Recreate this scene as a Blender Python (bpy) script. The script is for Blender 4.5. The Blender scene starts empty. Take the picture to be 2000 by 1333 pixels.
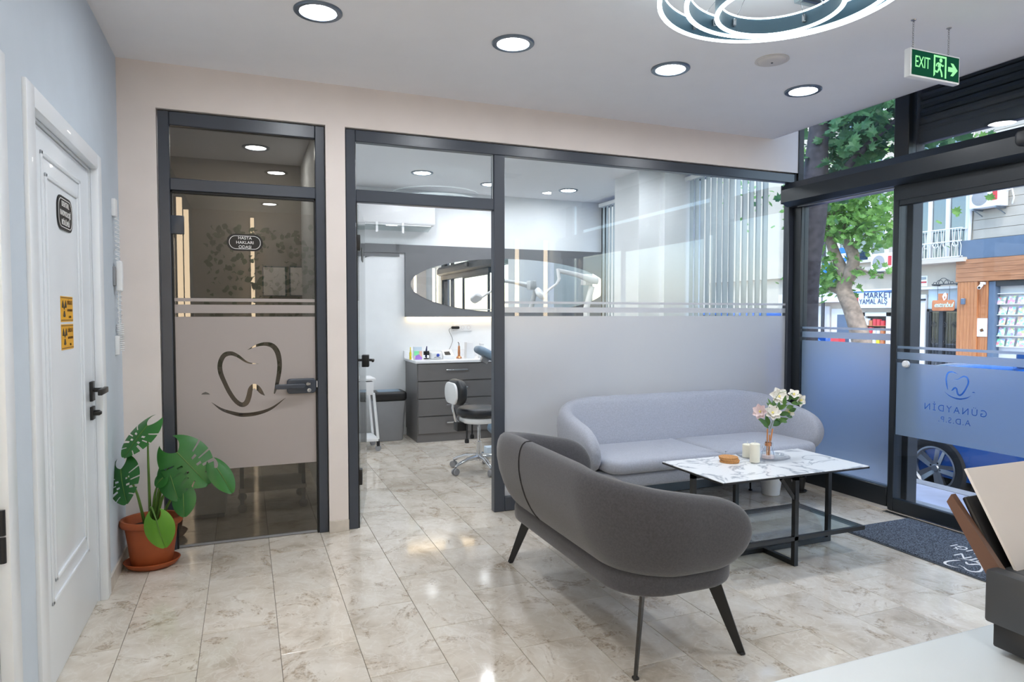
import bpy, bmesh, math, random
from mathutils import Vector, Matrix, geometry

# ------------------------------------------------------------------ camera
S = bpy.context.scene
COL = S.collection
RND = random.Random(11)
FPX = 1300.0                                   # focal length in pixels of the 2000 px wide photograph
YAW, PIT, EYE = math.atan(520 / 1300), math.atan(51.5 / 1300), 1.35
cam_d = bpy.data.cameras.new('camera'); cam = bpy.data.objects.new('camera', cam_d); COL.objects.link(cam)
cam_d.sensor_width = 36; cam_d.lens = 36 * FPX / 2000; cam_d.clip_start = 0.02; cam_d.clip_end = 200
cam.location = (0, 0, EYE); cam.rotation_euler = (math.pi / 2 - PIT, 0, -YAW)
S.camera = cam
# ------------------------------------------------------------------ world, sun, exposure
W = bpy.data.worlds.new('sky'); S.world = W; W.use_nodes = True
wn = W.node_tree; wn.nodes.clear()
wo = wn.nodes.new('ShaderNodeOutputWorld'); wb = wn.nodes.new('ShaderNodeBackground'); ws = wn.nodes.new('ShaderNodeTexSky')
ws.sky_type = 'NISHITA'; ws.sun_disc = False; ws.sun_elevation = math.radians(48); ws.sun_rotation = math.radians(200)
ws.air_density = 1.2; ws.dust_density = 1.5
wb.inputs['Strength'].default_value = 0.5
wn.links.new(ws.outputs[0], wb.inputs[0]); wn.links.new(wb.outputs[0], wo.inputs[0])
sun_d = bpy.data.lights.new('sun', 'SUN'); sun_d.energy = 1.2; sun_d.angle = math.radians(6); sun_d.color = (1, .95, .88)
sun = bpy.data.objects.new('sun', sun_d); COL.objects.link(sun)
sun.rotation_euler = (math.radians(38), 0, math.radians(-60))
LAMP, RINGL, WARML = 112.0, 6.0, 8.0           # radiance of downlight discs, ring lamp, LED bars
S.view_settings.view_transform = 'Standard'; S.view_settings.look = 'None'
S.view_settings.exposure = 0.42; S.view_settings.gamma = 1.0; S.view_settings.use_curve_mapping = False
S.cycles.max_bounces = 10; S.cycles.diffuse_bounces = 4; S.cycles.glossy_bounces = 5
S.cycles.transmission_bounces = 8; S.cycles.transparent_max_bounces = 24
S.cycles.sample_clamp_indirect = 6.0; S.cycles.caustics_reflective = False; S.cycles.caustics_refractive = False
S.cycles.use_denoising = True

# ------------------------------------------------------------------ measuring helpers (pixel of the photograph -> point on a known plane)
_f = Vector((math.sin(YAW) * math.cos(PIT), math.cos(YAW) * math.cos(PIT), -math.sin(PIT)))
_r = Vector((math.cos(YAW), -math.sin(YAW), 0)); _u = _r.cross(_f); _c = Vector((0, 0, EYE))
def ray(x, y): return _f + _r * ((x - 1000) / FPX) - _u * ((y - 666.5) / FPX)
def aty(x, y, Y): r = ray(x, y); return _c + r * (Y / r.y)
def atx(x, y, X): r = ray(x, y); return _c + r * (X / r.x)
def atz(x, y, z): r = ray(x, y); return _c + r * ((z - EYE) / r.z)

# ------------------------------------------------------------------ materials
def lin(c): return tuple(((v / 255) / 12.92 if v / 255 <= .04045 else ((v / 255 + .055) / 1.055) ** 2.4) for v in c)
MATS = {}
def newmat(name):
    m = bpy.data.materials.new(name); m.use_nodes = True; m.node_tree.nodes.clear(); MATS[name] = m
    t = m.node_tree
    def N(typ, **kw):
        n = t.nodes.new('ShaderNode' + typ)
        for k, v in kw.items():
            if k in n.inputs: n.inputs[k].default_value = v
            else: setattr(n, k, v)
        return n
    def Lk(a, b): t.links.new(a, b)
    out = N('OutputMaterial')
    return m, N, Lk, out
def plain(name, rgb, rough=.5, metal=0, var=.06, vscale=6, bump=0, bscale=200, spec=.5, coat=0, sheen=0):
    m, N, Lk, out = newmat(name)
    p = N('BsdfPrincipled'); c = lin(rgb) + (1,)
    p.inputs['Roughness'].default_value = rough; p.inputs['Metallic'].default_value = metal
    p.inputs['Specular IOR Level'].default_value = spec; p.inputs['Coat Weight'].default_value = coat
    p.inputs['Sheen Weight'].default_value = sheen
    tc = N('TexCoord'); nz = N('TexNoise', Scale=vscale, Detail=4.0)
    Lk(tc.outputs['Object'], nz.inputs['Vector'])
    cr = N('ValToRGB'); cr.color_ramp.elements[0].position = .3; cr.color_ramp.elements[1].position = .7
    cr.color_ramp.elements[0].color = tuple(v * (1 - var) for v in c[:3]) + (1,)
    cr.color_ramp.elements[1].color = tuple(min(1, v * (1 + var)) for v in c[:3]) + (1,)
    Lk(nz.outputs['Fac'], cr.inputs['Fac']); Lk(cr.outputs['Color'], p.inputs['Base Color'])
    if bump:
        n2 = N('TexNoise', Scale=bscale, Detail=3.0); b = N('Bump', Strength=bump, Distance=.002)
        Lk(tc.outputs['Object'], n2.inputs['Vector']); Lk(n2.outputs['Fac'], b.inputs['Height']); Lk(b.outputs['Normal'], p.inputs['Normal'])
    Lk(p.outputs[0], out.inputs[0])
    return m
def emit(name, rgb, strength):
    m, N, Lk, out = newmat(name)
    e = N('Emission', Strength=strength); e.inputs['Color'].default_value = lin(rgb) + (1,)
    nz = N('TexNoise', Scale=3.0); mx = N('Mix', data_type='RGBA'); mx.inputs['Factor'].default_value = .02
    mx.inputs[6].default_value = lin(rgb) + (1,); Lk(nz.outputs['Color'], mx.inputs[7]); Lk(mx.outputs[2], e.inputs['Color'])
    Lk(e.outputs[0], out.inputs[0]); return m
def glass(name, tint=(1, 1, 1), base=.04, rough=0.0, gain=1.0):
    m, N, Lk, out = newmat(name)
    tr = N('BsdfTransparent'); tr.inputs['Color'].default_value = tuple(tint) + (1,)
    gl = N('BsdfGlossy', Roughness=rough); lw = N('LayerWeight', Blend=.5)
    pw = N('Math', operation='POWER'); pw.inputs[1].default_value = 5.0
    ml = N('Math', operation='MULTIPLY_ADD'); ml.inputs[1].default_value = .9 * gain; ml.inputs[2].default_value = base
    Lk(lw.outputs['Facing'], pw.inputs[0]); Lk(pw.outputs[0], ml.inputs[0])
    mx = N('MixShader'); Lk(ml.outputs[0], mx.inputs['Fac']); Lk(tr.outputs[0], mx.inputs[1]); Lk(gl.outputs[0], mx.inputs[2])
    Lk(mx.outputs[0], out.inputs[0]); return m
def frost(name, rgb, diff=.45, rough=.32, see=.55):
    # matt adhesive film: part scatters, part lets a blurred image through
    m, N, Lk, out = newmat(name)
    c = lin(rgb) + (1,)
    d = N('BsdfDiffuse'); d.inputs['Color'].default_value = c
    t = N('BsdfTranslucent'); t.inputs['Color'].default_value = c
    rf = N('BsdfRefraction', Roughness=rough, IOR=1.3); rf.inputs['Color'].default_value = (.97, .98, 1, 1)
    a = N('MixShader'); a.inputs[0].default_value = 1 - diff
    b = N('MixShader'); b.inputs[0].default_value = see
    nz = N('TexNoise', Scale=900.0); bp = N('Bump', Strength=.05, Distance=.001)
    Lk(nz.outputs['Fac'], bp.inputs['Height']); Lk(bp.outputs['Normal'], rf.inputs['Normal'])
    Lk(d.outputs[0], a.inputs[1]); Lk(t.outputs[0], a.inputs[2])
    Lk(a.outputs[0], b.inputs[1]); Lk(rf.outputs[0], b.inputs[2]); Lk(b.outputs[0], out.inputs[0]); return m
def leafmat(name, rgb, rgb2, rough=.4, trans=.3):
    m, N, Lk, out = newmat(name)
    oi = N('ObjectInfo'); tc = N('TexCoord'); nz = N('TexNoise', Scale=9.0, Detail=3.0); Lk(tc.outputs['Object'], nz.inputs['Vector'])
    ad = N('Math', operation='MULTIPLY_ADD'); ad.inputs[1].default_value = .6; Lk(nz.outputs['Fac'], ad.inputs[0])
    m2 = N('Math', operation='MULTIPLY'); m2.inputs[1].default_value = .4; Lk(oi.outputs['Random'], m2.inputs[0]); Lk(m2.outputs[0], ad.inputs[2])
    cr = N('ValToRGB'); cr.color_ramp.elements[0].position = .2; cr.color_ramp.elements[1].position = .8
    cr.color_ramp.elements[0].color = lin(rgb) + (1,); cr.color_ramp.elements[1].color = lin(rgb2) + (1,)
    Lk(ad.outputs[0], cr.inputs[0])
    p = N('BsdfPrincipled', Roughness=rough); Lk(cr.outputs[0], p.inputs['Base Color'])
    t = N('BsdfTranslucent'); Lk(cr.outputs[0], t.inputs['Color'])
    mx = N('MixShader'); mx.inputs[0].default_value = trans; Lk(p.outputs[0], mx.inputs[1]); Lk(t.outputs[0], mx.inputs[2]); Lk(mx.outputs[0], out.inputs[0])
    return m
def marble_tile():
    m, N, Lk, out = newmat('marble_tile')
    oi = N('ObjectInfo'); tc = N('TexCoord')
    cx = N('CombineXYZ'); mu = N('Math', operation='MULTIPLY'); mu.inputs[1].default_value = 57.0
    Lk(oi.outputs['Random'], mu.inputs[0])
    for i in range(3): Lk(mu.outputs[0], cx.inputs[i])
    va = N('VectorMath', operation='ADD'); Lk(tc.outputs['Object'], va.inputs[0]); Lk(cx.outputs[0], va.inputs[1])
    mp = N('Mapping'); mp.inputs['Scale'].default_value = (1.25, 1.1, 1); mp.inputs['Rotation'].default_value = (0, 0, .5); Lk(va.outputs[0], mp.inputs['Vector'])
    n1 = N('TexNoise', Scale=3.4, Detail=9.0, Roughness=.66, Distortion=.7); Lk(mp.outputs[0], n1.inputs['Vector'])
    c1 = N('ValToRGB'); e = c1.color_ramp
    e.elements[0].position = .25; e.elements[0].color = lin((172, 159, 141)) + (1,)
    e.elements[1].position = .72; e.elements[1].color = lin((230, 224, 214)) + (1,)
    x = e.elements.new(.45); x.color = lin((210, 200, 186)) + (1,)
    Lk(n1.outputs['Fac'], c1.inputs[0])
    # brown breccia patches on some tiles
    n2 = N('TexNoise', Scale=2.6, Detail=9.0, Roughness=.72, Distortion=2.2); Lk(mp.outputs[0], n2.inputs['Vector'])
    c2 = N('ValToRGB'); c2.color_ramp.elements[0].position = .55; c2.color_ramp.elements[1].position = .615
    c2.color_ramp.elements[0].color = (0, 0, 0, 1); c2.color_ramp.elements[1].color = (.75, .75, .75, 1); Lk(n2.outputs['Fac'], c2.inputs[0])
    n3 = N('TexNoise', Scale=22.0, Detail=6.0, Distortion=3.0); Lk(mp.outputs[0], n3.inputs['Vector'])
    c3 = N('ValToRGB'); c3.color_ramp.elements[0].color = lin((136, 118, 98)) + (1,); c3.color_ramp.elements[1].color = lin((200, 184, 164)) + (1,)
    c3.color_ramp.elements[0].position = .35; c3.color_ramp.elements[1].position = .6; Lk(n3.outputs['Fac'], c3.inputs[0])
    mx = N('Mix', data_type='RGBA'); Lk(c2.outputs[0], mx.inputs['Factor']); Lk(c1.outputs[0], mx.inputs[6]); Lk(c3.outputs[0], mx.inputs[7])
    # thin pale veins
    n4 = N('TexNoise', Scale=7.0, Detail=5.0, Distortion=1.5); Lk(mp.outputs[0], n4.inputs['Vector'])
    sb = N('Math', operation='SUBTRACT'); sb.inputs[1].default_value = .5; ab = N('Math', operation='ABSOLUTE'); Lk(n4.outputs['Fac'], sb.inputs[0]); Lk(sb.outputs[0], ab.inputs[0])
    c4 = N('ValToRGB'); c4.color_ramp.elements[0].color = (.45, .45, .45, 1); c4.color_ramp.elements[1].color = (0, 0, 0, 1); c4.color_ramp.elements[1].position = .03; Lk(ab.outputs[0], c4.inputs[0])
    my = N('Mix', data_type='RGBA'); Lk(c4.outputs[0], my.inputs['Factor']); Lk(mx.outputs[2], my.inputs[6]); my.inputs[7].default_value = lin((232, 228, 220)) + (1,)
    # whole tile a little lighter or darker
    hv = N('HueSaturation'); mr = N('MapRange'); mr.inputs[3].default_value = .9; mr.inputs[4].default_value = 1.06; Lk(oi.outputs['Random'], mr.inputs[0]); Lk(mr.outputs[0], hv.inputs['Value'])
    Lk(my.outputs[2], hv.inputs['Color'])
    p = N('BsdfPrincipled', Roughness=.09); p.inputs['Specular IOR Level'].default_value = .55; Lk(hv.outputs[0], p.inputs['Base Color']); Lk(p.outputs[0], out.inputs[0])
    return m
def marble_top():
    m, N, Lk, out = newmat('white_marble')
    tc = N('TexCoord'); n = N('TexNoise', Scale=3.0, Detail=8.0, Distortion=2.2); Lk(tc.outputs['Object'], n.inputs['Vector'])
    s = N('Math', operation='SUBTRACT'); s.inputs[1].default_value = .5; a = N('Math', operation='ABSOLUTE'); Lk(n.outputs['Fac'], s.inputs[0]); Lk(s.outputs[0], a.inputs[0])
    c = N('ValToRGB'); c.color_ramp.elements[0].color = lin((172, 178, 188)) + (1,); c.color_ramp.elements[1].color = lin((240, 242, 244)) + (1,); c.color_ramp.elements[1].position = .035
    Lk(a.outputs[0], c.inputs[0]); p = N('BsdfPrincipled', Roughness=.25); Lk(c.outputs[0], p.inputs['Base Color']); Lk(p.outputs[0], out.inputs[0]); return m
def woodmat(name, a_, b_, axis=2, sc=1.0):
    m, N, Lk, out = newmat(name)
    tc = N('TexCoord'); mp = N('Mapping'); s = [14 * sc] * 3; s[axis] = 1.2 * sc; mp.inputs['Scale'].default_value = s
    oi = N('ObjectInfo'); va = N('VectorMath', operation='ADD'); mu = N('Math', operation='MULTIPLY'); mu.inputs[1].default_value = 31.0; Lk(oi.outputs['Random'], mu.inputs[0])
    Lk(tc.outputs['Object'], va.inputs[0]); Lk(mu.outputs[0], va.inputs[1]); Lk(va.outputs[0], mp.inputs['Vector'])
    n = N('TexNoise', Scale=1.5, Detail=6.0, Distortion=.8); Lk(mp.outputs[0], n.inputs['Vector'])
    c = N('ValToRGB'); c.color_ramp.elements[0].position = .3; c.color_ramp.elements[1].position = .7
    c.color_ramp.elements[0].color = lin(a_) + (1,); c.color_ramp.elements[1].color = lin(b_) + (1,); Lk(n.outputs['Fac'], c.inputs[0])
    p = N('BsdfPrincipled', Roughness=.45); Lk(c.outputs[0], p.inputs['Base Color']); Lk(p.outputs[0], out.inputs[0]); return m
def fabric(name, rgb, speck=.14):
    m, N, Lk, out = newmat(name)
    tc = N('TexCoord'); n = N('TexNoise', Scale=420.0, Detail=2.0); n2 = N('TexNoise', Scale=120.0, Detail=3.0)
    Lk(tc.outputs['Object'], n.inputs['Vector']); Lk(tc.outputs['Object'], n2.inputs['Vector'])
    ad = N('Math', operation='ADD'); Lk(n.outputs['Fac'], ad.inputs[0]); Lk(n2.outputs['Fac'], ad.inputs[1])
    c = N('ValToRGB'); c.color_ramp.elements[0].position = .35; c.color_ramp.elements[1].position = .72
    l = lin(rgb); c.color_ramp.elements[0].color = tuple(v * (1 - speck * 1.6) for v in l) + (1,); c.color_ramp.elements[1].color = tuple(min(1, v * (1 + speck * 1.6)) for v in l) + (1,)
    hf = N('Math', operation='MULTIPLY'); hf.inputs[1].default_value = .5; Lk(ad.outputs[0], hf.inputs[0]); Lk(hf.outputs[0], c.inputs[0])
    p = N('BsdfPrincipled', Roughness=.95); p.inputs['Specular IOR Level'].default_value = .15; p.inputs['Sheen Weight'].default_value = .35
    b = N('Bump', Strength=.35, Distance=.0015); Lk(n.outputs['Fac'], b.inputs['Height']); Lk(b.outputs[0], p.inputs['Normal'])
    Lk(c.outputs[0], p.inputs['Base Color']); Lk(p.outputs[0], out.inputs[0]); return m

M = MATS
marble_tile(); marble_top()
plain('grout', (112, 104, 94), .7); plain('wall_daylight_tint', (200, 210, 220), .75, var=.02, bump=.06)  # side-wall colour carries the bluish tint of daylight
plain('wall_pink', (228, 219, 214), .75, var=.02, bump=.06); plain('ceiling_white', (243, 243, 246), .85, var=.01)
plain('office_grey', (168, 162, 154), .75, var=.02); plain('clinic_white', (238, 242, 245), .7, var=.02); plain('door_white', (234, 239, 244), .35, var=.01, coat=.2)
plain('anthracite', (58, 64, 75), .32, var=.05, spec=.6); plain('frame_black', (28, 34, 40), .35, var=.06)
plain('black_metal', (24, 24, 25), .38, var=.08); plain('black_plastic', (26, 26, 28), .4, var=.1); plain('gasket', (14, 14, 15), .6)
plain('terracotta', (166, 84, 44), .55, var=.1, vscale=12); plain('soil', (52, 40, 30), .95, var=.4, vscale=60, bump=1, bscale=80)
plain('stem_green', (92, 128, 56), .5, var=.15); plain('chrome', (215, 217, 220), .12, 1, var=.02); plain('steel', (170, 172, 176), .28, 1, var=.04)
plain('white_plastic', (236, 238, 240), .35, var=.02); plain('grey_plastic', (146, 148, 152), .45, var=.05)
plain('cabinet_grey', (112, 110, 110), .4, var=.04); plain('board_grey', (114, 116, 120), .45, var=.03); plain('worktop_white', (235, 237, 240), .2, var=.02)
plain('leather_black', (30, 33, 38), .35, var=.12, vscale=30, bump=.15, bscale=300); plain('leather_blue', (120, 142, 162), .4, var=.06)
plain('desk_white', (232, 238, 242), .25, var=.01); plain('paper', (242, 236, 234), .7, var=.02); plain('brown_plastic', (110, 78, 62), .45, var=.05)
plain('printer_grey', (62, 64, 68), .45, var=.05); plain('candle_wax', (240, 236, 218), .5, var=.02); plain('cork', (196, 142, 88), .85, var=.25, vscale=150)
plain('copper', (214, 150, 110), .25, 1, var=.04); plain('sign_black', (18, 18, 20), .35, var=.05); plain('sign_white', (240, 240, 240), .5, var=.01)
plain('warn_yellow', (232, 172, 24), .45, var=.03); plain('warn_brown', (96, 60, 20), .5); plain('warn_black', (60, 50, 36), .5)
plain('beige_skirting', (206, 198, 188), .2, var=.08, vscale=14); plain('petal_white', (246, 242, 234), .6, var=.03); plain('petal_pink', (246, 226, 227), .6, var=.05)
plain('petal_yellow', (240, 226, 130), .6, var=.1); plain('wood_stem', (206, 138, 84), .6, var=.15); plain('blue_knob', (40, 70, 170), .3)
plain('yellow_item', (232, 210, 30), .4); plain('detector_cream', (214, 208, 204), .5, var=.01)
plain('pavement', (196, 196, 206), .8, var=.12, vscale=4, bump=.3, bscale=60); plain('asphalt', (98, 98, 102), .9, var=.2, vscale=20, bump=.4, bscale=150); plain('kerb', (176, 174, 172), .8, var=.12)
plain('car_blue', (24, 92, 176), .2, 0, var=.02, coat=1.0); plain('rubber', (38, 39, 42), .8, var=.12, bump=.5, bscale=180); plain('alloy', (186, 188, 190), .3, .85, var=.03)
plain('car_dark', (18, 20, 24), .5); plain('bark_dark', (66, 62, 66), .9, var=.4, vscale=18, bump=1, bscale=40); plain('bark_pale', (132, 116, 102), .9, var=.35, vscale=9, bump=1, bscale=30)
plain('facade_beige', (192, 182, 168), .85, var=.06, vscale=2, bump=.3, bscale=90); plain('plank_beige', (176, 170, 160), .8, var=.07, vscale=3, bump=.2)
plain('fascia_blue', (88, 106, 128), .6, var=.05); plain('facade_white', (214, 215, 216), .6, var=.03); plain('iron_dark', (42, 46, 54), .5, var=.1)
plain('curtain_blue', (190, 206, 216), .8, var=.12, vscale=3); plain('interior_dark', (70, 66, 62), .8, var=.3, vscale=3); plain('sign_blue', (30, 116, 196), .45); plain('sign_navy', (34, 46, 96), .5)
plain('sign_pale', (216, 232, 246), .45, var=.02); plain('sign_red', (200, 60, 66), .5); plain('wood_sign', (186, 116, 74), .6, var=.12); plain('letters_cyan', (190, 236, 238), .4)
plain('shutter_dark', (46, 48, 52), .55, var=.05); plain('blind_grey', (176, 190, 198), .75, var=.03); plain('mat_edge', (70, 76, 84), .8)
woodmat('cladding', (160, 98, 58), (190, 128, 80), 2); woodmat('cladding_h', (142, 92, 60), (176, 122, 84), 1)
fabric('fabric_dark', (82, 81, 85)); fabric('fabric_seam', (44, 43, 46)); fabric('fabric_light', (172, 176, 188), .1)
glass('clear_glass', (.97, .985, .985), .045); glass('bronze_glass', (.50, .48, .445), .07, gain=1.0); glass('table_glass', (.86, .9, .9), .07); glass('shop_glass', (.93, .97, 1.0), .03, gain=.8)
glass('street_glass', (.55, .62, .66), .18)
glass('vase_glass', (.96, .97, .98), .08)
frost('film_pink', (214, 204, 200), .72, .3, .2); frost('film_grey', (246, 246, 250), .55, .34, .38); frost('film_blue', (220, 236, 248), .3, .42, .62)
leafmat('monstera', (34, 92, 42), (60, 126, 52), .35, .15); leafmat('tree_leaf', (64, 122, 60), (150, 192, 96), .5, .45); leafmat('tree_leaf_dark', (44, 92, 60), (110, 160, 92), .5, .4)
leafmat('bouquet_leaf', (44, 92, 46), (110, 150, 70), .45, .2); leafmat('succulent', (90, 150, 50), (160, 200, 70), .5, .2)
emit('lamp_white', (246, 250, 255), LAMP); emit('ring_white', (226, 246, 250), RINGL); emit('led_warm', (255, 228, 190), WARML)
emit('exit_glow', (150, 250, 160), 1.0); emit('exit_green', (8, 74, 50), .7); emit('led_under', (255, 222, 170), 9)
m, N, Lk, out = newmat('mirror'); g = N('BsdfGlossy', Roughness=0.0); g.inputs['Color'].default_value = (.9, .92, .92, 1); Lk(g.outputs[0], out.inputs[0])
def matpile():
    m, N, Lk, out = newmat('mat_pile'); tc = N('TexCoord'); n = N('TexNoise', Scale=160.0, Detail=2.0); Lk(tc.outputs['Object'], n.inputs['Vector'])
    c = N('ValToRGB'); c.color_ramp.elements[0].position = .4; c.color_ramp.elements[1].position = .62
    c.color_ramp.elements[0].color = lin((40, 46, 56)) + (1,); c.color_ramp.elements[1].color = lin((112, 122, 136)) + (1,); Lk(n.outputs['Fac'], c.inputs[0])
    p = N('BsdfPrincipled', Roughness=.95); b = N('Bump', Strength=.9, Distance=.004); Lk(n.outputs['Fac'], b.inputs['Height']); Lk(b.outputs[0], p.inputs['Normal']); Lk(c.outputs[0], p.inputs['Base Color']); Lk(p.outputs[0], out.inputs[0])
matpile()
def covers():
    m, N, Lk, out = newmat('magazine_cover'); oi = N('ObjectInfo'); tc = N('TexCoord'); v = N('TexVoronoi', Scale=14.0)
    va = N('VectorMath', operation='ADD'); Lk(tc.outputs['Object'], va.inputs[0]); mu = N('Math', operation='MULTIPLY'); mu.inputs[1].default_value = 19.0; Lk(oi.outputs['Random'], mu.inputs[0]); Lk(mu.outputs[0], va.inputs[1]); Lk(va.outputs[0], v.inputs['Vector'])
    h = N('HueSaturation'); h.inputs['Saturation'].default_value = .95; h.inputs['Value'].default_value = 1.0; Lk(v.outputs['Color'], h.inputs['Color'])
    mx = N('Mix', data_type='RGBA'); mx.inputs['Factor'].default_value = .25; Lk(h.outputs[0], mx.inputs[6]); mx.inputs[7].default_value = (.8, .82, .8, 1)
    p = N('BsdfPrincipled', Roughness=.3); Lk(mx.outputs[2], p.inputs['Base Color']); Lk(p.outputs[0], out.inputs[0])
covers()

# ------------------------------------------------------------------ mesh helpers
def finish(name, me, mat, parent=None, smooth=None, kind=None):
    me.materials.clear(); me.materials.append(M[mat])
    if smooth is not None and len(me.polygons):
        me.polygons.foreach_set('use_smooth', [True] * len(me.polygons)); me.set_sharp_from_angle(angle=math.radians(smooth))
    o = bpy.data.objects.new(name, me); COL.objects.link(o)
    if parent: o.parent = parent
    if kind: o['kind'] = kind
    return o
class MB:
    def __init__(s): s.v = []; s.f = []
    def add(s, vs, fs, mtx=None):
        b = len(s.v); s.v += [tuple(mtx @ Vector(p)) if mtx else tuple(p) for p in vs]; s.f += [tuple(b + i for i in f) for f in fs]; return s
    def box(s, x0, x1, y0, y1, z0, z1, bev=0, seg=2, mtx=None):
        if not bev:
            v = [(x, y, z) for z in (z0, z1) for y in (y0, y1) for x in (x0, x1)]
            return s.add(v, [(0, 2, 3, 1), (4, 5, 7, 6), (0, 1, 5, 4), (2, 6, 7, 3), (0, 4, 6, 2), (1, 3, 7, 5)], mtx)
        bm = bmesh.new(); bmesh.ops.create_cube(bm, size=1)
        for q in bm.verts: q.co = Vector(((x0 + x1) / 2 + q.co.x * (x1 - x0), (y0 + y1) / 2 + q.co.y * (y1 - y0), (z0 + z1) / 2 + q.co.z * (z1 - z0)))
        bmesh.ops.bevel(bm, geom=list(bm.edges), offset=bev, segments=seg, profile=.5, affect='EDGES')
        return s.bm(bm, mtx)
    def bm(s, bm, mtx=None):
        bm.verts.index_update(); s.add([v.co.copy() for v in bm.verts], [[v.index for v in f.verts] for f in bm.faces], mtx); bm.free(); return s
    def tube(s, pts, r, n=8, caps=True, mtx=None):
        pts = [Vector(p) for p in pts]; k = len(pts); rs = r if isinstance(r, (list, tuple)) else [r] * k
        vs = []; prev = None
        for i, p in enumerate(pts):
            t = (pts[min(i + 1, k - 1)] - pts[max(i - 1, 0)]).normalized()
            if prev is None: a = t.orthogonal().normalized()
            else:
                a = prev - t * prev.dot(t); a = a.normalized() if a.length > 1e-6 else t.orthogonal().normalized()
            prev = a; b = t.cross(a)
            vs += [p + (a * math.cos(2 * math.pi * j / n) + b * math.sin(2 * math.pi * j / n)) * rs[i] for j in range(n)]
        fs = [(i * n + j, i * n + (j + 1) % n, (i + 1) * n + (j + 1) % n, (i + 1) * n + j) for i in range(k - 1) for j in range(n)]
        if caps: fs += [tuple(range(n - 1, -1, -1)), tuple((k - 1) * n + j for j in range(n))]
        return s.add(vs, fs, mtx)
    def lathe(s, prof, n=24, c=(0, 0, 0), mtx=None, sx=1, sy=1):
        vs = []; k = len(prof)
        for r, z in prof: vs += [(c[0] + sx * r * math.cos(2 * math.pi * j / n), c[1] + sy * r * math.sin(2 * math.pi * j / n), c[2] + z) for j in range(n)]
        fs = [(i * n + j, i * n + (j + 1) % n, (i + 1) * n + (j + 1) % n, (i + 1) * n + j) for i in range(k - 1) for j in range(n)]
        if prof[0][0] > 1e-5 and prof[0] != prof[-1]: fs += [tuple(range(n - 1, -1, -1))]
        if prof[-1][0] > 1e-5 and prof[0] != prof[-1]: fs += [tuple((k - 1) * n + j for j in range(n))]
        return s.add(vs, fs, mtx)
    def prism(s, poly, h0, h1, mtx=None):
        n = len(poly); v = [(p[0], p[1], h0) for p in poly] + [(p[0], p[1], h1) for p in poly]
        f = [(i, (i + 1) % n, n + (i + 1) % n, n + i) for i in range(n)] + [tuple(range(n - 1, -1, -1)), tuple(range(n, 2 * n))]
        return s.add(v, f, mtx)
    def slab(s, poly, z0, z1, r=.02, seg=4, mtx=None, top=None):
        """rounded-edge slab over a convex-ish plan polygon (ccw)"""
        n = len(poly); P = [Vector((p[0], p[1])) for p in poly]; nor = []
        for i in range(n):
            d = (P[(i + 1) % n] - P[i - 1]).normalized(); nor.append(Vector((d.y, -d.x)))
        rings = [(z0 + r * (1 - math.cos(a)), r * (1 - math.sin(a))) for a in [math.pi / 2 * i / seg for i in range(seg + 1)]]
        rings += [(z1 - r * (1 - math.sin(a)), r * (1 - math.cos(a))) for a in [math.pi / 2 * i / seg for i in range(seg + 1)]]
        vs = []
        for z, ins in rings: vs += [(P[i].x - nor[i].x * ins, P[i].y - nor[i].y * ins, z) for i in range(n)]
        k = len(rings)
        fs = [(a * n + j, a * n + (j + 1) % n, (a + 1) * n + (j + 1) % n, (a + 1) * n + j) for a in range(k - 1) for j in range(n)]
        fs.append(tuple(range(n - 1, -1, -1)))
        if top is None: fs.append(tuple((k - 1) * n + j for j in range(n)))
        else:      # puffed top: shrinking rings
            c = sum(P, Vector((0, 0))) / n; base = k - 1
            for q in range(1, 5):
                w = 1 - q / 5; vs += [(c.x + (vs[base * n + j][0] - c.x) * w, c.y + (vs[base * n + j][1] - c.y) * w, z1 + top * (1 - w * w)) for j in range(n)]
                a0 = (k - 1 + q - 1) * n; fs += [(a0 + j, a0 + (j + 1) % n, a0 + n + (j + 1) % n, a0 + n + j) for j in range(n)]
            fs.append(tuple((k + 3) * n + j for j in range(n)))
        return s.add(vs, fs, mtx)
    def build(s, name, mat, parent=None, smooth=None, kind=None):
        me = bpy.data.meshes.new(name); me.from_pydata(s.v, [], s.f); me.update()
        bm = bmesh.new(); bm.from_mesh(me); bmesh.ops.recalc_face_normals(bm, faces=bm.faces); bm.to_mesh(me); bm.free()
        return finish(name, me, mat, parent, smooth, kind)
def rrect(x0, x1, y0, y1, r, n=6):
    if not isinstance(r, (list, tuple)): r = [r] * 4
    P = []
    for (cx, cy, a0, rr) in ((x1 - r[0], y0 + r[0], -90, r[0]), (x1 - r[1], y1 - r[1], 0, r[1]), (x0 + r[2], y1 - r[2], 90, r[2]), (x0 + r[3], y0 + r[3], 180, r[3])):
        P += [(cx + rr * math.cos(math.radians(a0 + 90 * i / n)), cy + rr * math.sin(math.radians(a0 + 90 * i / n))) for i in range(n + 1)]
    return P
def box(name, mat, x0, x1, y0, y1, z0, z1, parent=None, bev=0, kind=None):
    return MB().box(x0, x1, y0, y1, z0, z1, bev).build(name, mat, parent, 40 if bev else None, kind)
def thing(name, label, cat, loc=(0, 0, 0), rz=0, group=None, kind=None):
    o = bpy.data.objects.new(name, None); o.empty_display_size = .1; COL.objects.link(o); o.location = loc; o.rotation_euler = (0, 0, rz)
    if kind: o['kind'] = kind
    else: tag(o, label, cat, group)
    if kind and label: o['label'] = label
    return o
def tag(o, label, cat, group=None):
    o['label'] = label; o['category'] = cat
    if group: o['group'] = group
    return o
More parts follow.
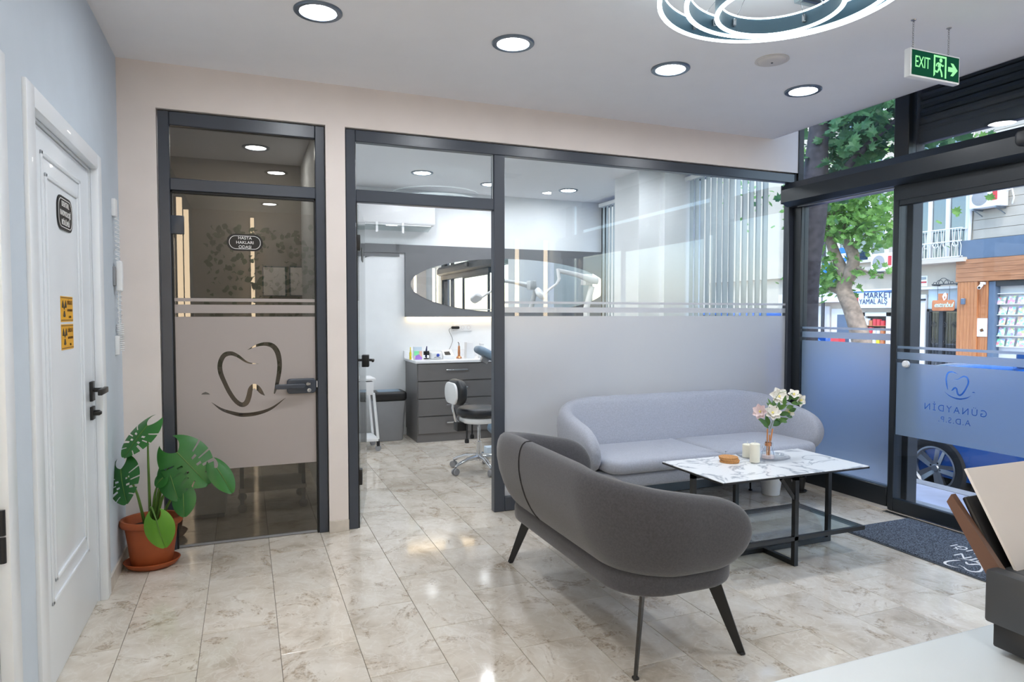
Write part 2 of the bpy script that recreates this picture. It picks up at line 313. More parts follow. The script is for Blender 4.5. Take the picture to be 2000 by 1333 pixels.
def dup(root, loc=None, rz=None, label=None, group=None):
    r = root.copy(); COL.objects.link(r)
    if loc is not None: r.location = loc
    if rz is not None: r.rotation_euler = (0, 0, rz)
    if label: r['label'] = label
    if group: r['group'] = group
    for ch in list(root.children):
        c = ch.copy(); COL.objects.link(c); c.parent = r
        for g in ch.children: d = g.copy(); COL.objects.link(d); d.parent = c
    return r
def inst(src, parent, loc, rot=(0, 0, 0), sc=1.0):
    o = src.copy(); COL.objects.link(o); o.parent = parent; o.location = loc; o.rotation_euler = rot
    o.scale = (sc,) * 3 if not isinstance(sc, tuple) else sc
    return o
def YZX(X):      # plane coords (a,b,c) -> a along +Y, b along Z, c along +X from X
    return Matrix(((0, 0, 1, X), (1, 0, 0, 0), (0, 1, 0, 0), (0, 0, 0, 1)))
def XZY(Y, d=-1):  # a along +X, b along Z, c towards -Y (d=-1)
    return Matrix(((1, 0, 0, 0), (0, 0, d, Y), (0, 1, 0, 0), (0, 0, 0, 1)))
# ---- flat shapes with holes and lettering, as thin solids
def text_polys(body, size, spacing=1.0, align='CENTER'):
    cu = bpy.data.curves.new('t', 'FONT'); cu.body = body; cu.size = size; cu.align_x = align; cu.space_character = spacing
    ob = bpy.data.objects.new('t', cu); COL.objects.link(ob)
    dg = bpy.context.evaluated_depsgraph_get(); c2 = ob.evaluated_get(dg).to_curve(dg)
    polys = []
    for sp in c2.splines:
        b = sp.bezier_points; n = len(b); P = []
        for i in range(n):
            q = geometry.interpolate_bezier(b[i].co, b[i].handle_right, b[(i + 1) % n].handle_left, b[(i + 1) % n].co, 5)
            P += [(p.x, p.y) for p in q[:-1]]
        if len(P) > 2: polys.append(P)
    ob.to_curve_clear(); bpy.data.objects.remove(ob); bpy.data.curves.remove(cu)
    return polys
def flat(name, polys, mat, parent, mtx, th=.0006, kind=None):
    cu = bpy.data.curves.new('f', 'CURVE'); cu.dimensions = '2D'; cu.fill_mode = 'BOTH'; cu.extrude = th
    for P in polys:
        sp = cu.splines.new('POLY'); sp.points.add(len(P) - 1)
        for i, p in enumerate(P): sp.points[i].co = (p[0], p[1], 0, 1)
        sp.use_cyclic_u = True
    ob = bpy.data.objects.new('f', cu); COL.objects.link(ob); dg = bpy.context.evaluated_depsgraph_get()
    me = bpy.data.meshes.new_from_object(ob.evaluated_get(dg)); bpy.data.objects.remove(ob); bpy.data.curves.remove(cu)
    me.transform(mtx); me.name = name
    return finish(name, me, mat, parent, None, kind)
def letters(name, body, size, mat, parent, mtx, th=.0008, spacing=1.0, align='CENTER'):
    return flat(name, text_polys(body, size, spacing, align), mat, parent, mtx, th)
def spline(pts, per=6):
    P = [Vector(p) for p in pts]; P = [P[0] * 2 - P[1]] + P + [P[-1] * 2 - P[-2]]; out = []
    for i in range(1, len(P) - 2):
        for k in range(per):
            t = k / per; a, b, c, d = P[i - 1:i + 3]
            out.append(.5 * ((2 * b) + (c - a) * t + (2 * a - 5 * b + 4 * c - d) * t * t + (3 * b - a - 3 * c + d) * t ** 3))
    out.append(P[-2]); return out
def stroke(pts, ws, per=6, wmin=.25):
    C = spline([(p[0], p[1], 0) for p in pts], per); Wd = spline([(w, 0, 0) for w in ws], per); L = []; Rr = []
    for i, p in enumerate(C):
        t = (C[min(i + 1, len(C) - 1)] - C[max(0, i - 1)]).normalized(); n = Vector((-t.y, t.x, 0)); w = max(wmin, Wd[i].x) / 2
        L.append((p + n * w)[:2]); Rr.append((p - n * w)[:2])
    return [tuple(a) for a in L] + [tuple(a) for a in reversed(Rr)]
_lg = [stroke([(525, 388), (470, 380), (420, 347), (385, 335), (352, 346), (333, 385), (335, 430), (355, 480), (380, 530), (410, 572), (440, 592), (464, 582), (477, 550), (485, 515), (501, 499), (521, 508), (540, 530), (556, 546)],
              [1, 8, 16, 21, 24, 24, 24, 22, 22, 22, 23, 26, 26, 24, 23, 24, 18, 2]),
       stroke([(470, 318), (510, 298), (555, 288), (595, 297), (620, 330), (630, 380), (628, 430), (617, 490), (604, 537)], [1, 11, 18, 24, 26, 24, 22, 18, 6]),
       stroke([(290, 580), (340, 615), (400, 635), (450, 643), (520, 635), (590, 610), (660, 558)], [1, 12, 18, 20, 18, 12, 1]),
       [(238, 541), (246, 533), (260, 528), (274, 533), (283, 541)]]
LOGO = [[((x - 478) / 375, -(y - 460) / 375) for x, y in P] for P in _lg]        # tooth-and-smile emblem, about one unit high
def logo(cx, cy, s, flipx=1): return [[(cx + flipx * x * s, cy + y * s) for x, y in P] for P in LOGO]
# ================================================================== THE SETTING
LW, CEIL, GY, SX = -.635, 2.745, 4.22, 4.16        # left wall, ceiling, partition plane, shopfront plane
XT = 4.30                                          # outer edge of floor slab
# ---- floor: slab plus single marble tiles (0.30 x 0.60, running bond)
flo = box('floor', 'grout', -1.3, XT, -1.3, 7.5, -.14, -.004, kind='structure')
_tb = {}
def tile(w, l):
    k = (round(w, 3), round(l, 3))
    if k not in _tb:
        me = MB().box(-w / 2 + .0009, w / 2 - .0009, -l / 2 + .0014, l / 2 - .0014, -.008, 0, .0012, 1).build('tile', 'marble_tile')
        _tb[k] = me.data; bpy.data.objects.remove(me)
    return _tb[k]
x0 = -.49 - .3
for k in range(17):
    xa, xb = x0 + k * .3, min(x0 + (k + 1) * .3, XT)
    if xb - xa < .02: continue
    off = 2.445 if k % 2 == 0 else 2.745
    y = off - .6 * 6
    while y < 7.42:
        ya, yb = max(y, -1.25), min(y + .6, 7.42)
        if yb - ya > .02:
            o = bpy.data.objects.new('tile', tile(xb - xa, yb - ya)); COL.objects.link(o); o.parent = flo
            o.location = ((xa + xb) / 2, (ya + yb) / 2, RND.uniform(-.0004, 0))
        y += .6
# ---- ceilings
MB().box(-1.3, 3.91, -1.3, 4.34, CEIL, 2.86).box(3.91, 4.25, -1.3, 4.34, 3.02, 3.1).box(3.905, 3.915, -1.3, 4.2, CEIL, 3.05).build('ceiling', 'ceiling_white', None, None, 'structure')
box('ceiling_clinic', 'ceiling_white', -1.3, 4.25, 4.34, 7.6, CEIL, 2.86, kind='structure')
# ---- partition wall with its openings
w = MB()
w.box(-1.3, -.447, 4.20, 4.34, 0, 3.05); w.box(-.447, .464, 4.20, 4.34, 2.498, 3.05); w.box(.464, .580, 4.20, 4.34, 0, 3.05)
w.box(.580, 4.17, 4.20, 4.34, 2.498, 3.05); w.box(4.17, 4.235, 4.20, 4.34, 2.498, 3.05)
w.build('wall_back', 'wall_pink', None, None, 'structure')
MB().box(-.6349, -.447, 4.193, 4.20, 0, .072).box(.462, .582, 4.19, 4.2, 0, .072, .002).build('baseboard_back', 'beige_skirting', None, None, 'structure')
# ---- left wall with two door openings
w = MB()
for (ya, yb, za, zb) in ((-1.3, 1.365, 0, 3.0), (1.365, 2.25, 2.035, 3.0), (2.25, 2.585, 0, 3.0), (2.585, 3.60, 2.035, 3.0), (3.60, 4.20, 0, 3.0)): w.box(-.80, LW, ya, yb, za, zb)
w.build('wall_left', 'wall_daylight_tint', None, None, 'structure')
box('baseboard_left', 'beige_skirting', LW, LW + .01, 3.665, 4.193, 0, .07, kind='structure')
def white_door(name, ya, yb, hinge=False):
    d = thing(name, None, None, (0, 0, 0), kind='structure')
    cx0, cx1 = LW - .02, LW + .013
    MB().box(cx0, cx1, ya - .09, ya, 0, 2.09, .004).build('casing', 'door_white', d, 40)
    MB().box(cx0, cx1, yb, yb + .08, 0, 2.09, .004).build('casing', 'door_white', d, 40)
    MB().box(cx0, cx1, ya + .0005, yb - .0005, 2.021, 2.0895, .004).build('casing', 'door_white', d, 40)
    box('jamb', 'door_white', -.78, LW - .02, ya - .02, ya, 0, 2.02, d); box('jamb', 'door_white', -.78, LW - .02, yb, yb + .02, 0, 2.02, d); box('jamb', 'door_white', -.78, LW - .021, ya, yb, 2.012, 2.033, d)
    lf = MB().box(-.70, -.662, ya + .004, yb - .004, .006, 2.008, .003).build('leaf', 'door_white', d, 40)
    for (i0, i1, zz0, zz1) in ((.20, .19, .30, 1.93), (.25, .24, .37, 1.86)):
        m = MB(); a, b = ya + i0, yb - i1
        for (p, q, r, s) in ((a, b, zz0, zz0 + .018), (a, b, zz1 - .018, zz1), (a, a + .018, zz0, zz1), (b - .018, b, zz0, zz1)): m.box(-.664, -.655, p, q, r, s, .004)
        m.build('panel_moulding', 'door_white', lf, 40)
    return d, lf
d3, lf = white_door('door_3', 2.60, 3.585)
m = MB().box(-.662, -.650, 3.50, 3.555, .955, 1.045, .002); m.tube([(-.65, 3.53, 1.005), (-.60, 3.53, 1.005)], .010, 10); m.box(-.612, -.594, 3.40, 3.545, .992, 1.018, .003); m.build('handle', 'black_metal', lf, 40)
m = MB().box(-.662, -.650, 3.50, 3.555, .87, .93, .002); m.lathe([(.013, 0), (.013, .02), (.006, .03)], 12, mtx=Matrix.Translation((-.65, 3.528, .90)) @ Matrix.Rotation(math.pi / 2, 4, 'Y')); m.build('lock_plate', 'black_metal', lf, 40)
d4, lf4 = white_door('door_4', 1.38, 2.235)
for z in (.73, 1.75):
    m = MB().tube([(-.64, 2.232, z - .075), (-.64, 2.232, z - .003)], .009, 10).tube([(-.64, 2.232, z + .003), (-.64, 2.232, z + .075)], .009, 10); m.build('hinge', 'black_metal', d4, 40)
# ---- door signs and warning labels (flat things on the door leaf)
def plaque(name, label, w_, h_, r, lines, size, gap, mtx, cat='sign'):
    p = thing(name, label, cat)
    o = MB(); o.prism(rrect(-w_ / 2, w_ / 2, -h_ / 2, h_ / 2, r, 8), 0, .004, mtx); o.build('plate', 'sign_black', p)
    flat('border', [rrect(-w_ / 2 + .012, w_ / 2 - .012, -h_ / 2 + .010, h_ / 2 - .010, r - .008, 8), rrect(-w_ / 2 + .0145, w_ / 2 - .0145, -h_ / 2 + .0125, h_ / 2 - .0125, r - .0105, 8)], 'sign_white', p, mtx @ Matrix.Translation((0, 0, .0045)))
    for i, t in enumerate(lines): letters('lettering', t, size, 'sign_white', p, mtx @ Matrix.Translation((0, gap * ((len(lines) - 1) / 2 - i) - size * .34, .0045)))
    return p
ML = lambda y, z: Matrix(((0, 0, 1, -.6615), (1, 0, 0, y), (0, 1, 0, z), (0, 0, 0, 1)))    # text on left door leaf reads along +Y
plaque('door_sign', 'black oval-ended sign lettered DENTAL RADYOLOJİ BÖLÜMÜ on white door', .235, .132, .05, ['DENTAL', 'RADYOLOJİ', 'BÖLÜMÜ'], .030, .036, ML(3.125, 1.748))
for (zc, lab, lines) in ((1.372, 'upper yellow radiation warning label on the white door', ['DİKKAT', 'RADYASYON', 'ALANI']), (1.262, 'lower yellow radiation warning label on the white door', ['DİKKAT', 'RADYASYON', 'VAR'])):
    t = thing('warning_label', lab, 'label', group='yellow radiation labels')
    mt = ML(3.125, zc); MB().prism([(-.095, -.05), (.095, -.05), (.095, .05), (-.095, .05)], 0, .0012, mt).build('sheet', 'warn_yellow', t)
    tre = []
    for a in (30, 150, 270):
        q = [(-.045 + .012 * math.cos(math.radians(a + d)), .004 + .012 * math.sin(math.radians(a + d))) for d in (-28, 0, 28)] + [(-.045 + .036 * math.cos(math.radians(a + d)), .004 + .036 * math.sin(math.radians(a + d))) for d in (28, 14, 0, -14, -28)]
        tre.append(q)
    tre.append([(-.045 + .007 * math.cos(i), .004 + .007 * math.sin(i)) for i in [k * math.pi / 5 for k in range(10)]])
    flat('trefoil', tre, 'warn_black', t, mt @ Matrix.Translation((0, 0, .0018)), .0004)
    for i, l in enumerate(lines): letters('lettering', l, .022 if i == 0 else .0135, 'warn_brown', t, mt @ Matrix.Translation((.042, .018 - .027 * i, .0018)), .0004)
    for yy in (-.045, .043): MB().prism([(-.093, yy), (.093, yy), (.093, yy + .003), (-.093, yy + .003)], .0012, .0016, mt).build('rule', 'warn_brown', t)

# ---- aluminium partition frames (door_1 = tinted glass door, window_1 = partition + frame of open clinic door)
FY0, FY1 = 4.215, 4.275
def member(p, x0_, x1_, z0_, z1_, y0_=FY0, y1_=FY1, nm='frame_bar'):
    return MB().box(x0_, x1_, y0_, y1_, z0_, z1_, .004, 1).build(nm, 'anthracite', p, 40)
d1 = thing('door_1', None, None, kind='structure')
member(d1, -.441, -.384, 0, 2.490); member(d1, .404, .460, 0, 2.490); member(d1, -.384, .404, 2.414, 2.490); member(d1, -.384, .404, 2.052, 2.120)
for a, b in ((-.384, -.376), (.396, .404)): box('gasket_strip', 'gasket', a, b, 4.225, 4.27, 0, 2.052, d1)
box('gasket_strip', 'gasket', -.384, .404, 4.225, 4.27, 2.040, 2.052, d1)
MB().box(-.384, .404, 4.238, 4.246, 2.12, 2.414).build('transom_pane', 'bronze_glass', d1)
leaf1 = MB().box(-.374, .394, 4.238, 4.246, .012, 2.038).build('glass_leaf', 'bronze_glass', d1)
XZ1 = XZY(4.2365)
def rect(x0_, x1_, z0_, z1_): return [(x0_, z0_), (x1_, z0_), (x1_, z1_), (x0_, z1_)]
lgd = []
for P in _lg:
    Q = []
    for (x, y) in P:
        p = aty(300 + x / 2.5625, 560 + y / 2.5625, 4.236); Q.append((p.x, p.z))
    lgd.append(Q)
flat('frosted_film', [rect(-.374, .394, .442, 1.338)] + lgd, 'film_pink', leaf1, XZ1, .0004)
flat('film_stripe', [rect(-.374, .394, 1.359, 1.408)], 'film_pink', leaf1, XZ1, .0004); flat('film_stripe', [rect(-.374, .394, 1.426, 1.445)], 'film_pink', leaf1, XZ1, .0004)
m = MB().box(-.374, .394, 4.234, 4.250, .004, .016).build('bottom_seal', 'grey_plastic', leaf1)
for z in (1.86, .30): MB().box(-.384, -.318, 4.222, 4.262, z - .052, z + .052, .003).build('hinge', 'anthracite', leaf1, 40)
m = MB().slab(rrect(.225, .394, .872, .962, .02), 0, .03, .008, 3, XZY(4.236)); m.tube([(.31, 4.206, .92), (.31, 4.185, .92)], .012, 10); m.slab(rrect(.155, .33, .905, .935, .013), .05, .066, .006, 3, XZY(4.236))
m.build('door_handle', 'anthracite', leaf1, 40)
m = MB().lathe([(.009, 0), (.009, .012)], 12, mtx=Matrix.Translation((.345, 4.206, .93)) @ Matrix.Rotation(math.pi / 2, 4, 'X')); m.box(.335, .36, 4.190, 4.193, .924, .936); m.lathe([(.010, 0), (.012, .001), (.010, .002)], 12, mtx=Matrix.Translation((.352, 4.192, .892)) @ Matrix.Rotation(math.pi / 2, 4, 'X')); m.build('lock_and_key', 'steel', leaf1, 40)
plaque('door_sign', 'black rounded sign lettered HASTA HAKLARI ODASI on tinted glass door', .196, .098, .045, ['HASTA', 'HAKLARI', 'ODASI'], .024, .026, Matrix.Translation((.003, 0, 1.774)) @ XZY(4.2375))
MB().box(.3985, .4035, 4.222, 4.226, .905, .945).build('strike_plate', 'sign_white', d1)

w1 = thing('window_1', None, None, kind='structure')
member(w1, .585, .645, 0, 2.492); member(w1, .645, 4.186, 2.420, 2.492); member(w1, 1.556, 1.634, 0, 2.420); member(w1, .645, 1.556, 2.050, 2.126); member(w1, 4.108, 4.186, 0, 2.420); member(w1, 1.634, 4.108, 0, .10)
box('gasket_strip', 'gasket', .645, .653, 4.225, 4.27, 0, 2.05, w1)
MB().box(.645, 1.556, 4.240, 4.248, 2.126, 2.42).build('transom_pane', 'clear_glass', w1)
big = MB().box(1.634, 4.108, 4.240, 4.248, .10, 2.42).build('large_pane', 'clear_glass', w1)
XZ2 = XZY(4.2385)
for a, b in ((.10, 1.340), (1.364, 1.402), (1.425, 1.442)): flat('frosted_film' if a < 1 else 'film_stripe', [rect(1.634, 4.108, a, b)], 'film_grey', big, XZ2, .0004)
for x_ in (.645, 1.548):   # bright beads round the transom pane
    box('glazing_bead', 'steel', x_, x_ + .005, 4.228, 4.238, 2.126, 2.42, w1)
# hinged clear glass leaf standing open into the clinic
d2 = thing('door_2', None, None, (.662, 4.255, 0), math.radians(78), kind='structure')
lf2 = MB().box(0, .85, -.004, .004, .012, 2.038).build('glass_leaf', 'clear_glass', d2)
for z in (1.80, .32): MB().box(-.02, .03, -.014, .014, z - .05, z + .05, .003).build('hinge', 'black_metal', lf2, 40)
m = MB().box(.745, .835, -.03, .03, .96, 1.05, .006); m.tube([(.79, -.03, 1.01), (.79, -.06, 1.01), (.68, -.06, 1.01)], .010, 8); m.tube([(.79, .03, 1.01), (.79, .06, 1.01), (.68, .06, 1.01)], .010, 8); m.build('door_handle', 'black_metal', lf2, 40)
flat('sticker', [rrect(-.10, .10, -.045, .045, .04)], 'sign_black', lf2, Matrix(((1, 0, 0, .42), (0, 0, -1, -.006), (0, 1, 0, 1.76), (0, 0, 0, 1))), .001)

# ---- shopfront
s2 = thing('window_2', None, None, kind='structure')
def smember(p, x0_, x1_, y0_, y1_, z0_, z1_, mat='frame_black', nm='frame_bar'): return MB().box(x0_, x1_, y0_, y1_, z0_, z1_, .004, 1).build(nm, mat, p, 40)
smember(s2, SX - .01, SX + .07, 4.125, 4.21, 0, 2.42, nm='corner_post'); smember(s2, SX - .005, SX + .06, 3.255, 3.315, 0, 2.30); smember(s2, SX - .01, SX + .06, 3.315, 4.125, 0, .142, nm='bottom_rail')
pane2 = MB().box(SX + .02, SX + .028, 3.315, 4.125, .142, 2.26).build('fixed_pane', 'shop_glass', s2)
YZ2 = YZX(SX + .0185)
for a, b in ((.142, 1.145), (1.169, 1.216), (1.237, 1.254)): flat('frosted_film' if a < 1 else 'film_stripe', [[(3.315, a), (4.125, a), (4.125, b), (3.315, b)]], 'film_blue', pane2, YZ2, .0004)
# transom above the operator
MB().box(SX + .02, SX + .028, 3.32, 4.195, 2.38, 3.02).build('transom_pane', 'shop_glass', s2); MB().box(SX + .02, SX + .028, .2, 3.21, 2.38, 3.02).build('transom_pane', 'shop_glass', s2)
smember(s2, SX - .005, SX + .07, 3.21, 3.32, 2.30, 3.02, nm='mullion'); smember(s2, SX, SX + .06, .1, .2, 0, 3.02, nm='mullion')
box('corner_edge', 'gasket', SX + .02, SX + .075, 4.195, 4.215, 2.42, 3.02, s2)
t1 = thing('trim_1', None, None, kind='structure')        # automatic door operator case
poly = [(SX + .06, 2.215), (SX - .10, 2.215), (SX - .16, 2.245), (SX - .16, 2.345), (SX - .12, 2.40), (SX + .06, 2.40)]
mt = Matrix(((1, 0, 0, 0), (0, 0, 1, 0), (0, 1, 0, 0), (0, 0, 0, 1)))
MB().prism(poly, .1, 4.19, mt).build('operator_case', 'frame_black', t1)
box('case_end', 'anthracite', SX - .16, SX + .02, 4.19, 4.196, 2.235, 2.38, t1)
box('header_rail', 'frame_black', SX - .07, SX + .05, .1, 3.255, 2.12, 2.215, t1); box('track_line', 'steel', SX - .06, SX - .05, .1, 4.12, 2.208, 2.214, t1)
m = MB().slab(rrect(2.28, 2.42, 2.275, 2.365, .03), 0, .05, .015, 3, Matrix(((0, 0, -1, SX - .16), (1, 0, 0, 0), (0, 1, 0, 0), (0, 0, 0, 1)))); m.build('motion_sensor', 'black_plastic', t1, 40)
# sliding leaf in front of the fixed plane
d5 = thing('door_5', None, None, kind='structure')
DX = SX - .055
smember(d5, DX - .02, DX + .02, 3.215, 3.255, .012, 2.12, nm='stile'); smember(d5, DX - .02, DX + .02, 1.75, 3.215, .012, .098, nm='bottom_rail'); smember(d5, DX - .02, DX + .02, 1.70, 1.75, .012, 2.12, nm='stile'); smember(d5, DX - .018, DX + .018, 1.75, 3.215, 2.08, 2.12, nm='top_rail')
pane5 = MB().box(DX - .004, DX + .004, 1.75, 3.215, .098, 2.08).build('door_pane', 'shop_glass', d5)
holes = logo(2.80, .912, .174, 1) 
for P in text_polys('GÜNAYDİN', .060, 1.35): holes.append([(2.815 + x, .735 + y) for x, y in P])
for P in text_polys('A.D.S.P.', .052, 1.2): holes.append([(2.815 + x, .668 + y) for x, y in P])
flat('frosted_film', [[(1.75, .535), (3.215, .535), (3.215, 1.027), (1.75, 1.027)]] + holes, 'film_blue', pane5, YZX(DX - .0048), .0004)
for a, b in ((1.050, 1.098), (1.122, 1.139)): flat('film_stripe', [[(1.75, a), (3.215, a), (3.215, b), (1.75, b)]], 'film_blue', pane5, YZX(DX - .0048), .0004)
m = MB().lathe([(.020, 0), (.024, .004), (.024, .02), (.016, .028)], 16, mtx=Matrix.Translation((DX - .005, 3.14, 1.02)) @ Matrix.Rotation(-math.pi / 2, 4, 'Y')); m.build('door_knob', 'white_plastic', pane5, 40)
smember(d5, SX + .075, SX + .12, 3.225, 3.30, -.02, 2.40, 'shutter_dark', 'outer_post')
# opposite sliding leaf and side light further along the front
smember(d5, DX - .02, DX + .02, .15, .21, .012, 2.12, nm='stile'); smember(d5, DX - .02, DX + .02, .21, 1.70, .012, .098, nm='bottom_rail'); MB().box(DX - .004, DX + .004, .21, 1.70, .098, 2.08).build('door_pane', 'shop_glass', d5)
box('sill', 'steel', SX - .12, SX - .08, .1, 3.25, 0, .004, d5)
box('threshold_stone', 'beige_skirting', SX - .08, XT, .1, 4.2, .0001, .006, d5)
# wall past the shopfront and behind the camera
box('wall_right', 'wall_daylight_tint', 4.1, 4.3, -1.3, .1, 0, 3.05, kind='structure')
box('wall_front', 'wall_pink', -.8, 4.3, -1.35, -1.25, 0, 3.0, kind='structure')
# roller shutter curtain hanging in the outer reveal
sh = thing('roller_shutter', 'dark slatted roller shutter rolled up above the glass entrance', 'shutter', (0, 0, 0))
for i in range(9):
    z = 2.62 + i * .055
    MB().tube([(SX + .17 + .004 * i, .25, z), (SX + .17 + .004 * i, 3.25, z)], .030, 8).build('slat', 'shutter_dark', sh, 40)
MB().box(SX + .12, SX + .24, .2, 3.2, 3.09, 3.3).build('case', 'shutter_dark', sh); MB().box(SX + .14, SX + .2, .25, 3.25, 2.52, 2.6, .006).build('bottom_bar', 'shutter_dark', sh, 40)
for yy in (.18, 3.255): box('guide_rail', 'shutter_dark', SX + .13, SX + .21, yy, yy + .05, -.1, 3.1, sh)
# ---- clinic room shell
box('wall_clinic_back', 'clinic_white', .5, 4.25, 7.38, 7.5, 0, 2.86, kind='structure')
box('wall_clinic_left', 'clinic_white', .50, .58, 4.34, 7.38, 0, 2.86, kind='structure')
w = MB().box(3.56, 4.24, 5.58, 6.04, 0, CEIL).box(3.80, 4.24, 5.50, 5.58, 0, CEIL); w.build('wall_clinic_column', 'clinic_white', None, None, 'structure')
w3 = thing('window_3', None, None, kind='structure')
MB().box(SX + .02, SX + .028, 4.30, 5.5, .12, 2.72).build('pane', 'shop_glass', w3); MB().box(SX + .02, SX + .028, 6.04, 7.38, .12, 2.72).build('pane', 'shop_glass', w3)
for (a, b, c, d) in ((4.21, 4.30, 0, 2.745), (4.30, 5.5, 0, .12), (6.04, 7.38, 0, .12), (7.3, 7.38, 0, 2.745), (4.30, 5.5, 2.68, 2.745), (6.04, 7.38, 2.68, 2.745)): smember(w3, SX, SX + .06, a, b, c, d)
# ---- small dim office behind the tinted door
box('wall_office_back', 'office_grey', -1.3, .5, 6.6, 6.7, 0, 2.86, kind='structure')
box('wall_office_left', 'office_grey', -1.3, -1.22, 4.34, 6.6, 0, 2.86, kind='structure')
# ================================================================== CEILING FITTINGS
def downlight(x, y, label):
    t = thing('ceiling_downlight', label, 'light', (x, y, CEIL), group='round recessed downlights')
    MB().lathe([(.080, -.002), (.083, -.009), (.104, -.010), (.109, -.006), (.109, .0), (.080, 0), (.080, -.002)], 40).build('trim_ring', 'steel_dark', t, 40)
    MB().lathe([(.0005, -.004), (.0805, -.004), (.0805, -.001), (.0005, -.001)], 40).build('diffuser', 'lamp_white', t)
    return t
plain('steel_dark', (120, 132, 146), .3, .7, var=.03)
d0 = downlight(.33, 3.225, 'round recessed downlight nearest the left wall, above the tinted door')
for x, l in ((1.296, 'round recessed downlight second from the left wall, above the open clinic doorway'), (2.258, 'round recessed downlight third from the left wall, under the ring chandelier in the picture'), (3.24, 'round recessed downlight farthest right, in front of the shop windows')): dup(d0, (x, 3.225, CEIL), label=l)
for (x, y, l) in ((.30, 1.5, 'round downlight seen mirrored in the transom of the tinted door'), (3.25, 1.53, 'round downlight seen mirrored in the large glass partition'), (.30, -.5, 'round downlight seen mirrored in the tinted door leaf, rear row'), (3.25, -.5, 'round downlight behind the reception desk, near the street side, rear row')): dup(d0, (x, y, CEIL), label=l)
for (x, y, l) in ((1.63, 6.45, 'round clinic downlight seen through the transom over the open doorway'), (3.38, 6.75, 'round clinic downlight seen through the top of the large partition pane'), (2.45, 6.75, 'round clinic downlight partly behind the frame post'), (2.5, 5.2, 'round clinic downlight over the dental chair')): dup(d0, (x, y, CEIL), label=l)
dup(d0, (1.3, 5.0, CEIL), label='added unseen round downlight brightening the clinic, just inside the open doorway'); dup(d0, (3.4, 5.0, CEIL), label='added unseen round downlight brightening the clinic, by the vertical blind'); dup(d0, (.1, 6.0, CEIL), label='rear added round downlight brightening the small office behind the tinted glass'); dup(d0, (-.3, 4.9, CEIL), label='front added round downlight brightening the small office behind the tinted glass')  # extra lamps added only to brighten the clinic and the office
# detector disc
t = thing('ceiling_speaker', 'flat cream disc fitting on the ceiling between ring chandelier and exit sign', 'detector', (2.697, 2.909, CEIL))
MB().lathe([(.001, -.016), (.055, -.016), (.072, -.010), (.076, -.004)], 36).build('cover', 'detector_cream', t, 40); MB().lathe([(.088, 0), (.090, -.005), (.076, -.006), (.074, 0)], 36).build('rim', 'detector_cream', t, 40); MB().box(-.004, .004, -.004, .004, -.019, -.015).build('sensor_dot', 'black_plastic', t)
# ceiling vent at the top edge
t = thing('ceiling_vent', 'grey slatted air vent in the ceiling at the top edge of the picture', 'vent', (2.42, 2.24, CEIL))
for i in range(5): MB().box(-.12, .12, -.07 + i * .03, -.055 + i * .03, -.012, 0).build('slat', 'steel_dark', t)
MB().box(-.14, .14, -.09, -.075, -.014, 0).box(-.14, .14, .075, .09, -.014, 0).box(-.14, -.125, -.075, .075, -.014, 0).box(.125, .14, -.075, .075, -.014, 0).build('frame', 'blind_grey', t)
# ring chandelier
ch = thing('ring_chandelier', 'three glowing white LED rings hung together on thin wires, at the top of the picture', 'chandelier', (1.80, 1.90, CEIL))
plain('ring_band', (78, 104, 120), .4, .3, var=.03)
for (cx, cy, r, zb) in ((0, 0, .426, 2.50), (.05, .022, .356, 2.505), (.11, .128, .226, 2.51)):
    z0, z1 = zb - CEIL, zb + .07 - CEIL
    b = MB().lathe([(r - .008, z0 + .006), (r + .008, z0 + .006), (r + .008, z1 - .006), (r - .008, z1 - .006), (r - .008, z0 + .006)], 72, (cx, cy, 0)).build('ring_band', 'ring_band', ch, 40)
    MB().lathe([(r - .007, z0), (r + .009, z0), (r + .009, z0 + .006), (r - .007, z0 + .006), (r - .007, z0)], 72, (cx, cy, 0)).build('lower_tube', 'ring_white', b, 40)
    MB().lathe([(r - .010, z1 - .006), (r + .007, z1 - .006), (r + .007, z1), (r - .010, z1), (r - .010, z1 - .006)], 72, (cx, cy, 0)).build('upper_tube', 'ring_white', b, 40)
    for a in (20, 100, 165, 250, 320):
        ca, sa = math.cos(math.radians(a)), math.sin(math.radians(a)); p = Vector((cx + (r - .014) * ca, cy + (r - .014) * sa, (z0 + z1) / 2))
        MB().tube([p, (cx * .4 + .06 * ca, cy * .4 + .06 * sa, -.03)], .0012, 5).build('wire', 'steel', ch); MB().box(p.x - .007, p.x + .007, p.y - .007, p.y + .007, p.z - .014, p.z + .014, .002, 1).build('wire_clip', 'steel', b)
MB().lathe([(.001, -.035), (.10, -.035), (.10, 0)], 32, (.03, .03, 0)).build('canopy', 'white_plastic', ch, 40)
